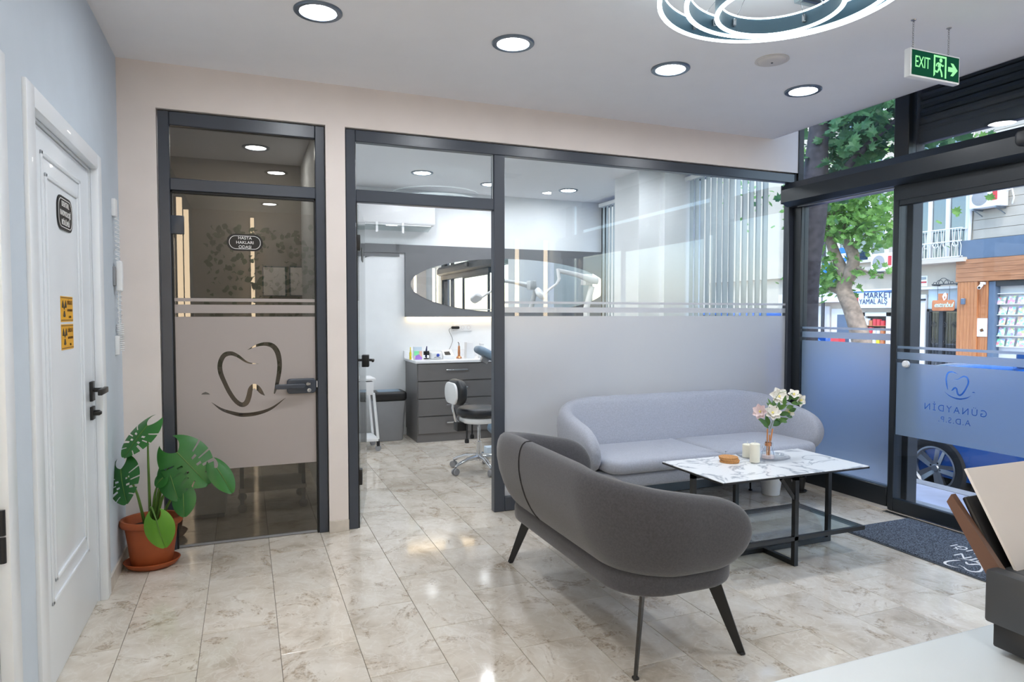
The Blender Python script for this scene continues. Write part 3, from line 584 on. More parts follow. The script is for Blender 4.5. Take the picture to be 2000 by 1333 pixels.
# exit sign
ex = thing('exit_sign', 'green EXIT sign with running figure and arrow hanging from chains', 'sign', (3.09, 2.267, 2.541))
MB().box(-.172, .172, -.012, .022, -.067, .067, .006).build('housing', 'white_plastic', ex, 40)
XE = XZY(-.0125)
flat('sign_face', [rect(-.163, .163, -.058, .058)], 'exit_green', ex, XE, .0004)
XE2 = XZY(-.0138)
flat('lettering', [[(-.092 + x, -.020 + y) for x, y in P] for P in [[(px * .66, py) for px, py in Q] for Q in text_polys('EXIT', .076)]], 'exit_glow', ex, XE2, .0003)
flat('arrow', [[(.085, .008), (.118, .008), (.102, .027), (.120, .027), (.152, -.003), (.120, -.033), (.102, -.033), (.118, -.014), (.085, -.014)]], 'exit_glow', ex, XE2, .0003)
def stk(pts, w): return stroke(pts, [w] * len(pts), 2, .001)
man = [[(.033 + .010 * math.cos(k * math.pi / 6), .031 + .010 * math.sin(k * math.pi / 6)) for k in range(12)], stk([(.026, .018), (.022, -.004)], .020), stk([(.028, .016), (.044, .006), (.052, .010)], .007), stk([(.020, .018), (.006, .012), (.002, .0)], .007), stk([(.022, -.006), (.010, -.026), (-.004, -.022)], .009), stk([(.025, -.006), (.038, -.026), (.042, -.046)], .010)]
fr = [[(-.016, -.05), (-.016, .052), (.072, .052), (.072, -.05), (.062, -.05), (.062, .043), (-.006, .043), (-.006, -.04)]]
flat('door_frame_mark', fr, 'exit_glow', ex, XE2, .0003)
for P in man: flat('running_figure', [P], 'exit_glow', ex, XE2 @ Matrix.Translation((0, 0, .0002)), .0003)
for x_ in (-.135, .11):
    m = MB(); z = .067; k = 0
    while z < CEIL - 2.541:
        m.tube([(x_ + .004 * math.cos(a) * (k % 2 == 0), .005 + .004 * math.cos(a) * (k % 2), z + .006 + .007 * math.sin(a)) for a in [i * math.pi / 4 for i in range(9)]], .0011, 4, False); z += .0105; k += 1
    m.build('chain', 'steel', ex); MB().lathe([(.001, CEIL - 2.541 - .006), (.010, CEIL - 2.541 - .004), (.012, CEIL - 2.541)], 12, (x_, .005, 0)).build('ceiling_hook', 'steel', ex)
# hand switch with coiled cord on the left wall by the corner
hs = thing('exposure_switch', 'white hand switch with coiled cord hanging beside the white door', 'switch', (LW, 4.0, 0))
MB().box(0, .02, -.03, .03, 1.86, 1.95, .004).build('bracket', 'white_plastic', hs, 40)
MB().box(0, .012, -.03, .03, 1.50, 1.60, .003).build('clip', 'grey_plastic', hs, 40)
MB().slab(rrect(-.02, .02, 1.47, 1.63, .012), .012, .042, .008, 3, Matrix(((0, 0, 1, 0), (1, 0, 0, 0), (0, 1, 0, 0), (0, 0, 0, 1)))).build('handset', 'white_plastic', hs, 40)
def coil(y0, z0, y1, z1, turns, r, x=.02): return [(x + r * math.cos(t * 2 * math.pi * turns), y0 + (y1 - y0) * t + r * math.sin(t * 2 * math.pi * turns), z0 + (z1 - z0) * t) for t in [i / (turns * 10) for i in range(turns * 10 + 1)]]
MB().tube(coil(0, 1.86, 0, 1.63, 10, .011), .0022, 5).build('coiled_cord', 'white_plastic', hs, 60)
MB().tube(coil(.028, 1.52, .03, 1.30, 9, .010), .0022, 5).tube(coil(.03, 1.30, .032, 1.16, 14, .016), .0024, 5).tube([(.02, -.005, 1.47), (.02, .0, 1.36), (.02, .01, 1.27)], .002, 5).build('coiled_cord', 'white_plastic', hs, 60)
MB().box(0, .02, -.012, .012, 1.14, 1.24, .003).build('clip', 'white_plastic', hs, 40)
# ================================================================== WAITING AREA
def sofa(name, label, L, D, loc, rz, mat, H=.755, seam=None, legs=None):
    t = thing(name, label, 'sofa', loc, rz)
    th, z0, lean, rc, zm = .064, .360, .018, .22, .505
    a, b = L / 2 - th - lean - .018, D / 2 - th - lean - .018        # half extents of the shell centre line at its foot
    fy = -D / 2 + .085
    path = [(-a, fy + (b - rc - fy) * i / 12) for i in range(12)]
    path += [(-a + rc - rc * math.cos(q), b - rc + rc * math.sin(q)) for q in [math.pi / 2 * i / 10 for i in range(10)]]
    path += [(-a + rc + (2 * a - 2 * rc) * i / 20, b) for i in range(20)]
    path += [(a - rc + rc * math.sin(q), b - rc + rc * math.cos(q)) for q in [math.pi / 2 * i / 10 for i in range(10)]]
    path += [(a, b - rc + (fy - (b - rc)) * i / 12) for i in range(13)]
    # resample, dense at the ends
    P = [Vector((p[0], p[1])) for p in path]; cum = [0]
    for i in range(1, len(P)): cum.append(cum[-1] + (P[i] - P[i - 1]).length)
    T = cum[-1]
    def at(s):
        i = max(1, next((k for k in range(len(cum)) if cum[k] >= s), len(cum) - 1)); u = (s - cum[i - 1]) / max(1e-6, cum[i] - cum[i - 1]); return P[i - 1].lerp(P[i], u)
    ss = []; cap = .19
    ss += [cap * (1 - math.cos(math.pi / 2 * i / 10)) for i in range(10)]
    n_mid = 64; ss += [cap + (T - 2 * cap) * i / n_mid for i in range(n_mid + 1)]; ss += [T - q for q in reversed(ss[:10])]
    arm = b - fy + .22; nseg = 22; V = []
    def sect(s):
        p = at(s); d = (at(min(T, s + .01)) - at(max(0, s - .01))).normalized(); nrm = Vector((-d.y, d.x))       # outwards
        e = min(s, T - s); q = max(0, 1 - e / cap); k = max(0, 1 - q ** 2.4) ** (1 / 2.2); u = min(1, e / arm); u = u * u * (3 - 2 * u)
        zt = .645 + (H - .645) * u; return p, nrm, zm + (zt - zm) * k, zm - (zm - z0) * k, k
    def pt(s, phi, grow=0):
        p, nrm, zt, zb, k = sect(s); c, sn = math.cos(phi), math.sin(phi)
        w = (th * (.35 + .65 * k) * (k > 0) + grow) * math.copysign(abs(c) ** .75, c); z = (zt + zb) / 2 + (zt - zb) / 2 * math.copysign(abs(sn) ** .85, sn)
        f = (z - z0) / (H - z0); le = .014 + .036 * max(0, nrm.y); o = le * 2 * f - le * .6 + .022 * math.sin(math.pi * max(0, min(1, f)))
        q = p + nrm * (w + o); return (q.x, q.y, z)
    for s in ss: V += [pt(s, 2 * math.pi * j / nseg) for j in range(nseg)]
    K = len(ss); Fc = [(i * nseg + j, i * nseg + (j + 1) % nseg, (i + 1) * nseg + (j + 1) % nseg, (i + 1) * nseg + j) for i in range(K - 1) for j in range(nseg)]
    sh = MB().add(V, Fc).build('backrest', mat, t, 80)
    if seam: MB().tube([pt(T * seam, ph, .0015) for ph in [math.radians(-62 + 7 * i) for i in range(24)]], .0045, 6).build('seam', 'fabric_seam' if mat == 'fabric_dark' else mat, sh, 60)
    # plinth and seat
    MB().slab(rrect(-L / 2 + .095, L / 2 - .095, -D / 2 + .045, D / 2 - .085, .20, 8), .285, .372, .022, 4).build('base', mat, t, 60)
    ix, iy = a - .045, b - .05
    for sgn in (-1, 1):
        r = [.02, .02, .17, .10] if sgn < 0 else [.10, .17, .02, .02]
        xa, xb = (-ix, -.003) if sgn < 0 else (.003, ix)
        MB().slab(rrect(xa, xb, -D / 2 + .012, iy, r, 7), .375, .462, .036, 5, top=.014).build('seat_cushion', mat, t, 60)
    lx, ly = legs or (L / 2 - .10, D / 2 - .105)
    for sx in (-1, 1):
        for sy in (-1, 1):
            top = Vector((sx * (lx - .085), sy * (ly - .085) - .02, .30)); foot = Vector((sx * lx, sy * ly - .02, .004)); d = Vector((sx, sy, 0)).normalized(); n = Vector((-d.y, d.x, 0))
            w0, w1, tk = .030, .015, .005
            vs = [c + d * e * w + n * g * tk for c, w in ((foot, w1), (top, w0)) for e in (-1, 1) for g in (-1, 1)]
            lg = MB().add(vs, [(0, 1, 3, 2), (4, 6, 7, 5), (0, 4, 5, 1), (2, 3, 7, 6), (0, 2, 6, 4), (1, 5, 7, 3)]).build('leg', 'black_metal', t)
            MB().box(foot.x - .011, foot.x + .011, foot.y - .011, foot.y + .011, 0, .012, .003, 1).build('foot_glide', 'black_plastic', lg)
    return t
# dark sofa seen from behind (back towards the left wall), pale sofa against the glass partition
sofa('sofa', 'dark grey fabric loveseat seen from behind, with splayed black metal legs', 1.45, .70, (1.545, 2.695, 0), math.pi / 2, 'fabric_dark', .755, .575)
sofa('sofa', 'pale grey fabric sofa with rounded arms standing against the frosted glass partition', 1.96, .72, (2.86, 3.80, 0), 0, 'fabric_light', .775, None, (.72, .24))

# coffee table
TC = (2.72, 2.945); TZ = .505
ct = thing('coffee_table', 'white marble-topped coffee table with crossed black metal frame and glass shelf', 'table', (TC[0], TC[1], 0))
MB().box(-.505, .505, -.262, .262, TZ - .012, TZ, .0015, 1).build('table_top', 'white_marble', ct, 40); MB().box(-.5055, .5055, -.2625, .2625, TZ - .014, TZ - .004).build('top_edge', 'black_metal', ct)
b_ = .0125
fr = MB(); fr.box(-.50, .50, -b_, b_, .002, .027)
for sx in (-1, 1): fr.box(sx * .4875 - b_, sx * .4875 + b_, -b_, b_, .027, TZ - .014)
fr.box(-.50, .50, -b_, b_, TZ - .039, TZ - .0145); fr.build('long_frame', 'black_metal', ct)
fr = MB(); fr.box(-b_, b_, -.245, .245, .002, .0275)
for sy in (-1, 1): fr.box(-b_, b_, sy * .2325 - b_, sy * .2325 + b_, .027, TZ - .014)
fr.box(-b_, b_, -.245, .245, TZ - .039, TZ - .0147); fr.build('cross_frame', 'black_metal', ct)
for sy in (-1, 1): MB().tube([(-.10, sy * .2325, TZ - .025), (0, sy * .2325, TZ - .15)], .011, 4).build('brace', 'black_metal', ct)
sf = MB()
for (p, q, r, s) in ((-.50, .50, -.245, -.225), (-.50, .50, .225, .245), (-.50, -.48, -.225, .225), (.48, .50, -.225, .225)): sf.box(p, q, r, s, .140, .162)
sh = sf.build('shelf_frame', 'black_metal', ct); MB().box(-.482, .482, -.227, .227, .156, .163).build('glass_shelf', 'table_glass', sh)
def ontab(px, py): return atz(px, py, TZ)
# coasters
c0 = atz(1424, 903, TZ)
for i in range(4):
    o = MB().lathe([(.001, 0), (.052, 0), (.054, .002), (.054, .0055), (.052, .0075), (.001, .0075)], 28).build('cork_coaster', 'cork', None, 40)
    o.location = (c0.x + RND.uniform(-.004, .004), c0.y + RND.uniform(-.004, .004), TZ + .0005 + i * .0082)
    tag(o, ['bottom', 'second from bottom', 'third from bottom', 'topmost'][i] + ' round cork coaster in the small stack on the marble table', 'coaster', 'stacked cork coasters')
c1 = atz(1490, 895, TZ)
pl = MB().lathe([(.001, .001), (.11, .001), (.125, .006), (.150, .014), (.151, .016), (.124, .009), (.10, .004), (.001, .004)], 40).build('glass_plate', 'vase_glass', None, 50)
pl.location = (c1.x, c1.y, TZ); tag(pl, 'round clear glass plate carrying candles and vase on the marble table', 'plate')
def candle(px, py, r, h, lab):
    p = atz(px, py, TZ + .005); t = thing('pillar_candle', lab, 'candle', (p.x, p.y, TZ + .005), group='cream pillar candles')
    MB().lathe([(.001, 0), (r - .003, 0), (r, .003), (r, h - .004), (r - .006, h), (.004, h - .003), (.001, h - .003)], 28).build('wax', 'candle_wax', t, 50); MB().tube([(0, 0, h - .004), (.001, 0, h + .016)], .0016, 6).build('wick', 'petal_white', t)
candle(1474, 903, .028, .108, 'taller cream pillar candle in front, beside the flower vase'); candle(1459, 893, .027, .078, 'shorter cream pillar candle behind the taller one')
# vase with stems, flowers and leaves
vp = atz(1500, 897, TZ + .005); VZ = TZ + .005
vs = thing('flower_vase', 'small clear glass vase with copper collar on the glass plate', 'vase', (vp.x, vp.y, VZ))
MB().lathe([(.001, .002), (.038, .002), (.040, .008), (.032, .045), (.016, .085), (.015, .10), (.018, .112), (.0165, .112), (.0135, .10), (.0145, .085), (.030, .045), (.037, .009), (.001, .006)], 28).build('glass_body', 'vase_glass', vs, 50)
MB().lathe([(.0175, .078), (.019, .078), (.019, .098), (.0175, .098), (.0175, .078)], 24).build('collar', 'copper', vs, 40)
MB().lathe([(.001, .007), (.035, .007), (.033, .022), (.001, .022)], 20).build('pebbles', 'petal_pink', vs, 50)
for s in (-1, 1): MB().tube([(s * .017, 0, .095), (s * .036, 0, .088), (s * .042, 0, .07), (s * .034, 0, .05)], .002, 6).build('wire_handle', 'chrome', vs, 60)
fb = thing('flower_bouquet', 'bouquet of white and pink artificial flowers with green leaves in the vase', 'flowers', (vp.x, vp.y, VZ))
rdir = Vector((math.cos(YAW), -math.sin(YAW), 0)); fdir = Vector((math.sin(YAW), math.cos(YAW), 0))
def fo(px, py, dep=0):   # bouquet point, pixel read at the vase's depth
    p = ray(px, py); d = (Vector((vp.x, vp.y, 0)).dot(fdir)) / p.dot(fdir); q = _c + p * d + fdir * dep; return q - Vector((vp.x, vp.y, VZ))
for (a, b_) in (((1498, 893), (1499, 838)), ((1500, 893), (1509, 838)), ((1502, 890), (1503, 850))): MB().tube([fo(*a), fo((a[0] + b_[0]) / 2, (a[1] + b_[1]) / 2), fo(*b_)], .0042, 7).build('woody_stem', 'wood_stem', fb, 60)
def petal(L, Wd, cup=.3, n=6):
    V = []; 
    for i in range(n + 1):
        u = i / n; w = Wd * math.sin(math.pi * min(1, .12 + .88 * u) ** .8) ** .7 if u < 1 else .1 * Wd
        for j in (-1, -.5, 0, .5, 1): V.append((j * w / 2, u * L, cup * L * u * u + .25 * w * j * j))
    F_ = [(i * 5 + j, i * 5 + j + 1, (i + 1) * 5 + j + 1, (i + 1) * 5 + j) for i in range(n) for j in range(4)]
    return V, F_
def facing(at_, up): # local +Z looks along 'up'
    return Matrix.Translation(at_) @ Vector(up).to_track_quat('Z', 'Y').to_matrix().to_4x4()
def flower(px, py, dep, sz, up, mat, rows=((7, 1.0, .25), (5, .7, .8)), centre='petal_yellow'):
    base = facing(fo(px, py, dep), up); fl = None
    for (k, s, cup) in rows:
        for i in range(k):
            V, F_ = petal(sz * s, sz * s * .85, cup); o = MB().add(V, F_, base @ Matrix.Rotation(2 * math.pi * (i + .3 * s) / k, 4, 'Z')).build('petal', mat, fb if fl is None else fl, 80)
            if fl is None: fl = o
    MB().lathe([(.001, .012), (.005, .012), (.006, .004), (.003, 0)], 10, mtx=base).build('flower_centre', centre, fl, 60)
tocam = (-rdir * .1 - fdir).normalized()
flower(1506, 806, -.02, .05, tocam + Vector((.1, 0, .55)), 'petal_white'); flower(1484, 804, -.01, .046, tocam - rdir * .9 + Vector((0, 0, .2)), 'petal_pink')
flower(1563, 782, .0, .04, tocam + rdir * .6, 'petal_white', ((5, 1.0, .2), (3, .6, .6))); flower(1552, 772, .01, .038, tocam + Vector((0, 0, 1.2)), 'petal_white', ((5, 1.0, .3),)); flower(1530, 778, .06, .058, tocam + Vector((0, 0, .6)), 'petal_white', ((6, 1.0, .15), (4, .7, .5))); flower(1545, 806, .03, .034, tocam, 'petal_white', ((5, 1, .3),))
def simple_leaf(L, Wd, bend=.25, n=7):
    V = []
    for i in range(n + 1):
        u = i / n; w = Wd * (math.sin(math.pi * u ** .8) + .02)
        for j in (-1, 0, 1): V.append((j * w / 2, u * L, -bend * L * u * u + .18 * w * abs(j)))
    return V, [(i * 3 + j, i * 3 + j + 1, i * 3 + j + 4, i * 3 + j + 3) for i in range(n) for j in range(2)]
def leafto(parent, a, b, Wd, nrm, mat, bend=.12, nm='leaf'):
    a, b = Vector(a), Vector(b); y = (b - a); L = y.length; y.normalize(); z = Vector(nrm); z = (z - y * z.dot(y)).normalized(); x = y.cross(z)
    V, F_ = simple_leaf(L, Wd, bend); mt = Matrix((x, y, z)).transposed().to_4x4(); mt.translation = a
    return MB().add(V, F_, mt).build(nm, mat, parent, 80)
twig = [(1504, 838), (1512, 815), (1525, 797), (1545, 780), (1560, 770)]
MB().tube([fo(*p) for p in twig], .0015, 5).build('twig', 'stem_green', fb)
for (a, b_, w_) in (((1530, 793), (1531, 772), .012), ((1541, 783), (1549, 767), .010), ((1549, 781), (1569, 775), .014), ((1543, 788), (1564, 786), .014), ((1534, 797), (1549, 792), .013), ((1541, 804), (1557, 798), .015), ((1536, 812), (1553, 817), .013), ((1522, 800), (1534, 790), .014), ((1524, 812), (1543, 806), .016), ((1512, 826), (1545, 818), .018),
                  ((1508, 832), (1530, 822), .016), ((1502, 838), (1480, 815), .020), ((1500, 836), (1488, 818), .018), ((1503, 834), (1499, 812), .016), ((1510, 806), (1502, 778), .012), ((1512, 804), (1512, 782), .016), ((1516, 804), (1522, 784), .013), ((1506, 800), (1498, 786), .010), ((1518, 818), (1530, 824), .012), ((1524, 822), (1536, 824), .011)):
    leafto(fb, fo(*a, RND.uniform(-.02, .02)), fo(*b_, RND.uniform(-.03, .03)), w_ * 1.9, tocam + Vector((RND.uniform(-.5, .5), RND.uniform(-.3, .3), .5)), 'bouquet_leaf')
MB().tube([fo(1510, 800), fo(1513, 782), fo(1522, 768), fo(1538, 764)], .0012, 5).build('twig', 'stem_green', fb)
# white planter under the table line, small black pot with succulent by the shopfront
pp = atz(1511, 968, 0)
o = MB().lathe([(.001, 0), (.055, 0), (.062, .004), (.080, .15), (.082, .155), (.076, .155), (.060, .02), (.001, .02)], 32).build('white_pot', 'white_plastic', None, 50); o.location = (pp.x, pp.y + .03, 0); tag(o, 'white round plant pot on the floor at the right end of the pale sofa', 'pot')
pb = atz(1566, 962, 0); t = thing('potted_succulent', 'small black pot with bright green succulent on the floor beside the shop window', 'plant', (pb.x, pb.y + .03, 0))
MB().lathe([(.001, .0), (.052, 0), (.060, .012), (.057, .012), (.05, .004), (.001, .004)], 28).build('saucer', 'black_plastic', t, 40); MB().lathe([(.001, .005), (.036, .005), (.050, .105), (.053, .105), (.053, .118), (.046, .118), (.046, .10), (.001, .10)], 28).build('pot', 'black_plastic', t, 40)
for i in range(26):
    a = RND.uniform(0, 6.28); r = RND.uniform(.01, .045); z = RND.uniform(.115, .15); d = Vector((math.cos(a), math.sin(a), RND.uniform(.3, 1.2))).normalized()
    p = Vector((r * math.cos(a), r * math.sin(a), z)); leafto(t, p, p + d * RND.uniform(.025, .045), .018, Vector((0, 0, 1)), 'succulent')
# entrance mat
mt_ = thing('entrance_mat', 'dark blue-grey entrance mat with white emblem and lettering inside the sliding door', 'mat', (3.75, 2.22, 0))
MB().box(-.293, .293, -.84, .84, .001, .010, .002, 1).build('pile', 'mat_pile', mt_, 40); MB().box(-.305, .305, -.852, .852, .0005, .0045, .0015, 1).build('rubber_edge', 'mat_edge', mt_, 40)
MM = Matrix(((0, -1, 0, 0), (1, 0, 0, 0), (0, 0, 1, .0105), (0, 0, 0, 1)))      # text reads along +Y, up = -X
flat('emblem', [[(x, y) for x, y in P] for P in logo(.13, .188, .20)], 'sign_white', mt_, MM, .0004)
letters('lettering', 'GÜNAYDIN', .098, 'sign_white', mt_, MM @ Matrix.Translation((0.0, .04, 0)), .0004, 1.08); letters('lettering', 'AĞIZ DİŞ SAĞLIĞI', .088, 'sign_white', mt_, MM @ Matrix.Translation((.0, -.08, 0)), .0004, 1.05)
# ---- monstera in a terracotta pot
PO = (-.485, 4.0)
mo = thing('potted_monstera', 'swiss cheese plant with split leaves in an oval terracotta pot in the corner', 'plant', (PO[0], PO[1], 0))
SXp = 1.0
MB().lathe([(.001, 0), (.100, 0), (.125, .012), (.142, .036), (.136, .038), (.118, .016), (.09, .008), (.001, .008)], 40, sx=.97, sy=.86).build('saucer', 'terracotta', mo, 50)
MB().lathe([(.001, .009), (.094, .009), (.104, .02), (.132, .225), (.150, .228), (.156, .236), (.156, .258), (.150, .264), (.138, .262), (.130, .240), (.120, .215), (.001, .215)], 44, sx=.97, sy=.84).build('pot', 'terracotta', mo, 50)
MB().lathe([(.001, .222), (.08, .219), (.122, .2165)], 30, sx=.96, sy=.83).build('soil', 'soil', mo, 60)
def monstera_leaf(L, split=True, n=44, mcol=9):
    V = []; Fc = []
    for sgn in (-1, 1):
        base = len(V)
        for i in range(n + 1):
            u = i / n; ang = math.radians(-72 + 128 * u ** .75)
            w = .62 * L * (1 - u) ** .55 * (.86 + .3 * math.sin(math.pi * u)) * (1 if u < 1 else 0)
            for j in range(mcol + 1):
                v = j / mcol; x = sgn * v * w * math.cos(ang * (.4 + .6 * v)); y = u * L + v * w * math.sin(ang * (.4 + .6 * v)) * .78
                V.append((x, y, -.10 * L * (u * 1.2) ** 2 - .35 * (v * w) ** 2 / L + .03 * L * v))
        for i in range(n):
            u = (i + .5) / n; cut = split and any(abs(u - c) < .013 + .008 * (c < .7) for c in (.26, .42, .57, .71))
            hole = split and any(abs(u - c) < .016 for c in (.34, .5))
            for j in range(mcol):
                v = j / mcol
                if cut and v > .40: continue
                if hole and .18 < v < .34: continue
                q = [base + i * (mcol + 1) + j, base + i * (mcol + 1) + j + 1, base + (i + 1) * (mcol + 1) + j + 1, base + (i + 1) * (mcol + 1) + j]
                Fc.append(tuple(q if sgn > 0 else q[::-1]))
    return V, Fc
def mleaf(bx, by, tx, ty, Yb, Yt, nrm, split=True, mat='monstera', wid=1.0):
    a = aty(bx, by, Yb) - Vector((PO[0], PO[1], 0)); b = aty(tx, ty, Yt) - Vector((PO[0], PO[1], 0)); y = b - a; L = y.length; y.normalize(); z = Vector(nrm); z = (z - y * z.dot(y)).normalized(); x = y.cross(z)
    V, Fc = monstera_leaf(L, split); mt = Matrix((x * wid, y, z)).transposed().to_4x4(); mt.translation = a
    lf = MB().add(V, Fc, mt).build('leaf', mat, mo, 80)
    MB().tube([mt @ Vector((0, L * u, -.10 * L * (u * 1.2) ** 2 + .0015)) for u in (0, .25, .5, .75, .95)], [.0026, .0022, .0018, .0012, .0006], 6).build('midrib', 'stem_green', lf, 60)
    return a
cd = tocam
leafmat('monstera_young', (86, 150, 40), (120, 176, 58), .35, .2)
LV = [((288, 832), (236, 890), 3.90, 3.84, cd + Vector((-.5, 0, .7)), True, 'monstera', .95), ((236, 917), (240, 984), 3.86, 3.76, cd + Vector((-.35, 0, .45)), True, 'monstera', 1.02),
      ((346, 884), (405, 945), 3.92, 3.84, cd + Vector((.1, 0, .75)), True, 'monstera', 1.0), ((331, 922), (346, 978), 3.90, 3.84, cd + Vector((.15, 0, .55)), False, 'monstera', .9),
      ((318, 934), (302, 950), 3.9, 3.9, cd + Vector((-.6, 0, .3)), False, 'monstera', 1.5), ((424, 915), (455, 962), 3.88, 3.84, cd + Vector((.8, 0, .3)), False, 'monstera', .72),
      ((358, 964), (358, 1010), 3.86, 3.82, cd + Vector((.2, 0, .3)), False, 'monstera', .95), ((306, 1018), (319, 1072), 3.82, 3.80, cd + Vector((.1, 0, .35)), False, 'monstera_young', 1.0)]
soilp = [(-.005, 0), (-.03, .0), (.02, .02), (.01, .0), (.0, .02), (.03, .01), (.02, -.01), (-.01, -.03)]
for (a, b_, ya, yb, nr, sp, mt2, wd), s0 in zip(LV, soilp):
    p = mleaf(*a, *b_, ya, yb, nr, sp, mt2, wd); q = Vector((s0[0], s0[1], .222))
    mid = (p + q) / 2 + Vector(((p.x - q.x) * -.12, -.01, .05 if p.z > .45 else .09))
    MB().tube(spline([q, mid, p], 6), [.0085 - .0055 * i / 12 for i in range(13)], 8).build('petiole', 'stem_green', mo, 60)
# ---- reception desk and printer in the near right corner
dk = thing('reception_desk', 'white reception desk top filling the bottom right corner', 'desk', (0, 0, 0))
MB().slab(rrect(.55, 3.3, .12, .835, .05), .72, .75, .006, 3).build('desk_top', 'desk_white', dk, 40)
MB().box(.70, 3.2, .74, .77, .0, .72).build('front_panel', 'desk_white', dk); MB().box(.70, .73, .2, .74, 0, .72).build('side_panel', 'desk_white', dk); MB().box(3.17, 3.2, .2, .74, 0, .72).build('side_panel', 'desk_white', dk)
# printer: local x to its right, y away from the viewer's side
pr = thing('printer', 'black desktop printer with raised rear paper tray and cream sheet on the desk', 'printer', (1.45, .67, .75), 0)
plan = rrect(-.205, .245, -.17, .125, .05, 6)
MB().slab(plan, .012, .145, .016, 4).build('body', 'printer_grey', pr, 50)
MB().slab(rrect(-.165, .225, -.15, .075, .05, 6), .145, .178, .014, 4).build('lid', 'printer_grey', pr, 50)
MB().box(-.238, -.205, .0, .10, .055, .150, .006).build('side_hinge', 'printer_grey', pr, 40); MB().box(-.228, -.20, .02, .09, .012, .055, .004).build('side_foot', 'black_plastic', pr, 40)
MB().box(-.19, .23, -.15, .11, 0, .013, .004).build('base', 'black_plastic', pr, 40)
MB().tube([(-.215, .06, .02), (-.225, .0, .006), (-.215, -.10, .006), (-.18, -.2, .006), (-.1, -.27, .006)], .0032, 7).build('cable', 'black_plastic', pr, 60)
tr = Matrix.Translation((0, .085, .165)) @ Matrix.Rotation(math.radians(-30), 4, 'X')
MB().box(-.20, .22, .020, .030, -.04, .12, .004, mtx=tr).build('paper_tray', 'black_plastic', pr, 40)
MB().add([(-.212, .006, -.05), (-.212, .040, -.05), (-.212, .052, .12), (-.212, .036, .13), (-.200, .006, -.05), (-.200, .040, -.05), (-.200, .052, .12), (-.200, .036, .13)], [(0, 1, 2, 3), (4, 7, 6, 5), (0, 4, 5, 1), (1, 5, 6, 2), (2, 6, 7, 3), (3, 7, 4, 0)], tr).build('tray_side', 'brown_plastic', pr)
MB().box(-.185, .21, .004, .009, -.03, .168, mtx=tr).build('paper_sheets', 'paper', pr)
# ---- plant wall and LED bars behind the viewer (seen only mirrored in the glass)
def led(x, y, z0, z1, lab, nx, ny):
    t = thing('led_bar', lab, 'light', (x, y, 0), group='warm vertical LED bars')
    MB().box(-.028, .028, -.02, .02, z0, z1).build('profile', 'steel_dark', t); MB().box(-.024 + nx * .03, .024 + nx * .03, -.024 + ny * .03, .024 + ny * .03, z0 + .01, z1 - .01).build('diffuser', 'led_warm', t)
led(.10, -1.22, .05, 2.66, 'warm vertical LED bar mirrored among leaves in the tinted door', 0, 1); led(LW + .02, 1.22, .6, 2.5, 'warm vertical LED bar mirrored at the left edge of the tinted door', 1, 0)
led(3.60, -.36, .1, 2.42, 'warm vertical LED bar mirrored at the left of the large glass pane', 0, 1); led(4.02, -.30, .1, 2.42, 'warm vertical LED bar mirrored next to it, right one in the large glass pane', 0, 1); led(LW + .02, .40, .3, 2.5, 'warm vertical LED bar on the left wall next to the viewer', 1, 0)
m = MB(); rr = random.Random(5)
for i in range(900):
    V, F_ = simple_leaf(rr.uniform(.10, .2), rr.uniform(.04, .08), .3, 4)
    x = rr.uniform(-.45, 2.2); 
    mt = Matrix.Translation((x, -1.2 + rr.uniform(0, .10), rr.uniform(.5, 2.5))) @ Matrix.Rotation(rr.uniform(0, 6.28), 4, 'Y') @ Matrix.Rotation(rr.uniform(.2, 1.0), 4, 'X')
    m.add(V, F_, mt)
o = m.build('foliage_wall', 'tree_leaf_dark', None, None, 'stuff'); tag(o, 'artificial green leaf wall behind the viewer, mirrored in the tinted door', 'foliage')
# ================================================================== CLINIC ROOM BEYOND THE GLASS
CW = 7.38
# mirror board: dark grey board with white arched bay to its left
box('trim_2', 'board_grey', .58, 4.16, CW - .02, CW, 2.035, 2.13, kind='structure')
arch = [(.58, 2.035), (1.60, 2.035), (1.60, 1.995)] + [(1.60 - .30 - .0 * i, 1.995) for i in range(1)] + [(1.30 - .14 * math.sin(a), 1.995 - .14 + .14 * math.cos(a)) for a in [math.pi / 2 * i / 8 for i in range(9)]] + [(1.16, 1.5), (.58, 1.5)]
MB().prism(arch, 0, .012, XZY(CW)).build('trim_3', 'board_grey', None, None, 'structure')
mb = thing('mirror_board', 'dark grey wall board with large oval mirror above the clinic cabinet', 'mirror', (0, CW - .03, 0))
CX, CZ, RX, RZ = 2.95, 1.69, 1.24, .315
bx0, bx1, bz0, bz1 = 1.655, 4.13, 1.325, 2.035
MB().box(bx0, bx1, -.03, .028, bz0, bz1).build('board', 'board_grey', mb)
el = [(CX + RX * math.cos(2 * math.pi * i / 72), CZ + RZ * math.sin(2 * math.pi * i / 72)) for i in range(72)]
MB().prism([p for p in el if p[0] < 4.12] if False else [(min(p[0], 4.12), p[1]) for p in el], .031, .034, XZY(0)).build('mirror_glass', 'mirror', mb)
MB().box(bx0 + .02, bx1, -.01, .01, bz0 - .010, bz0 - .001).build('led_strip', 'led_under', mb)
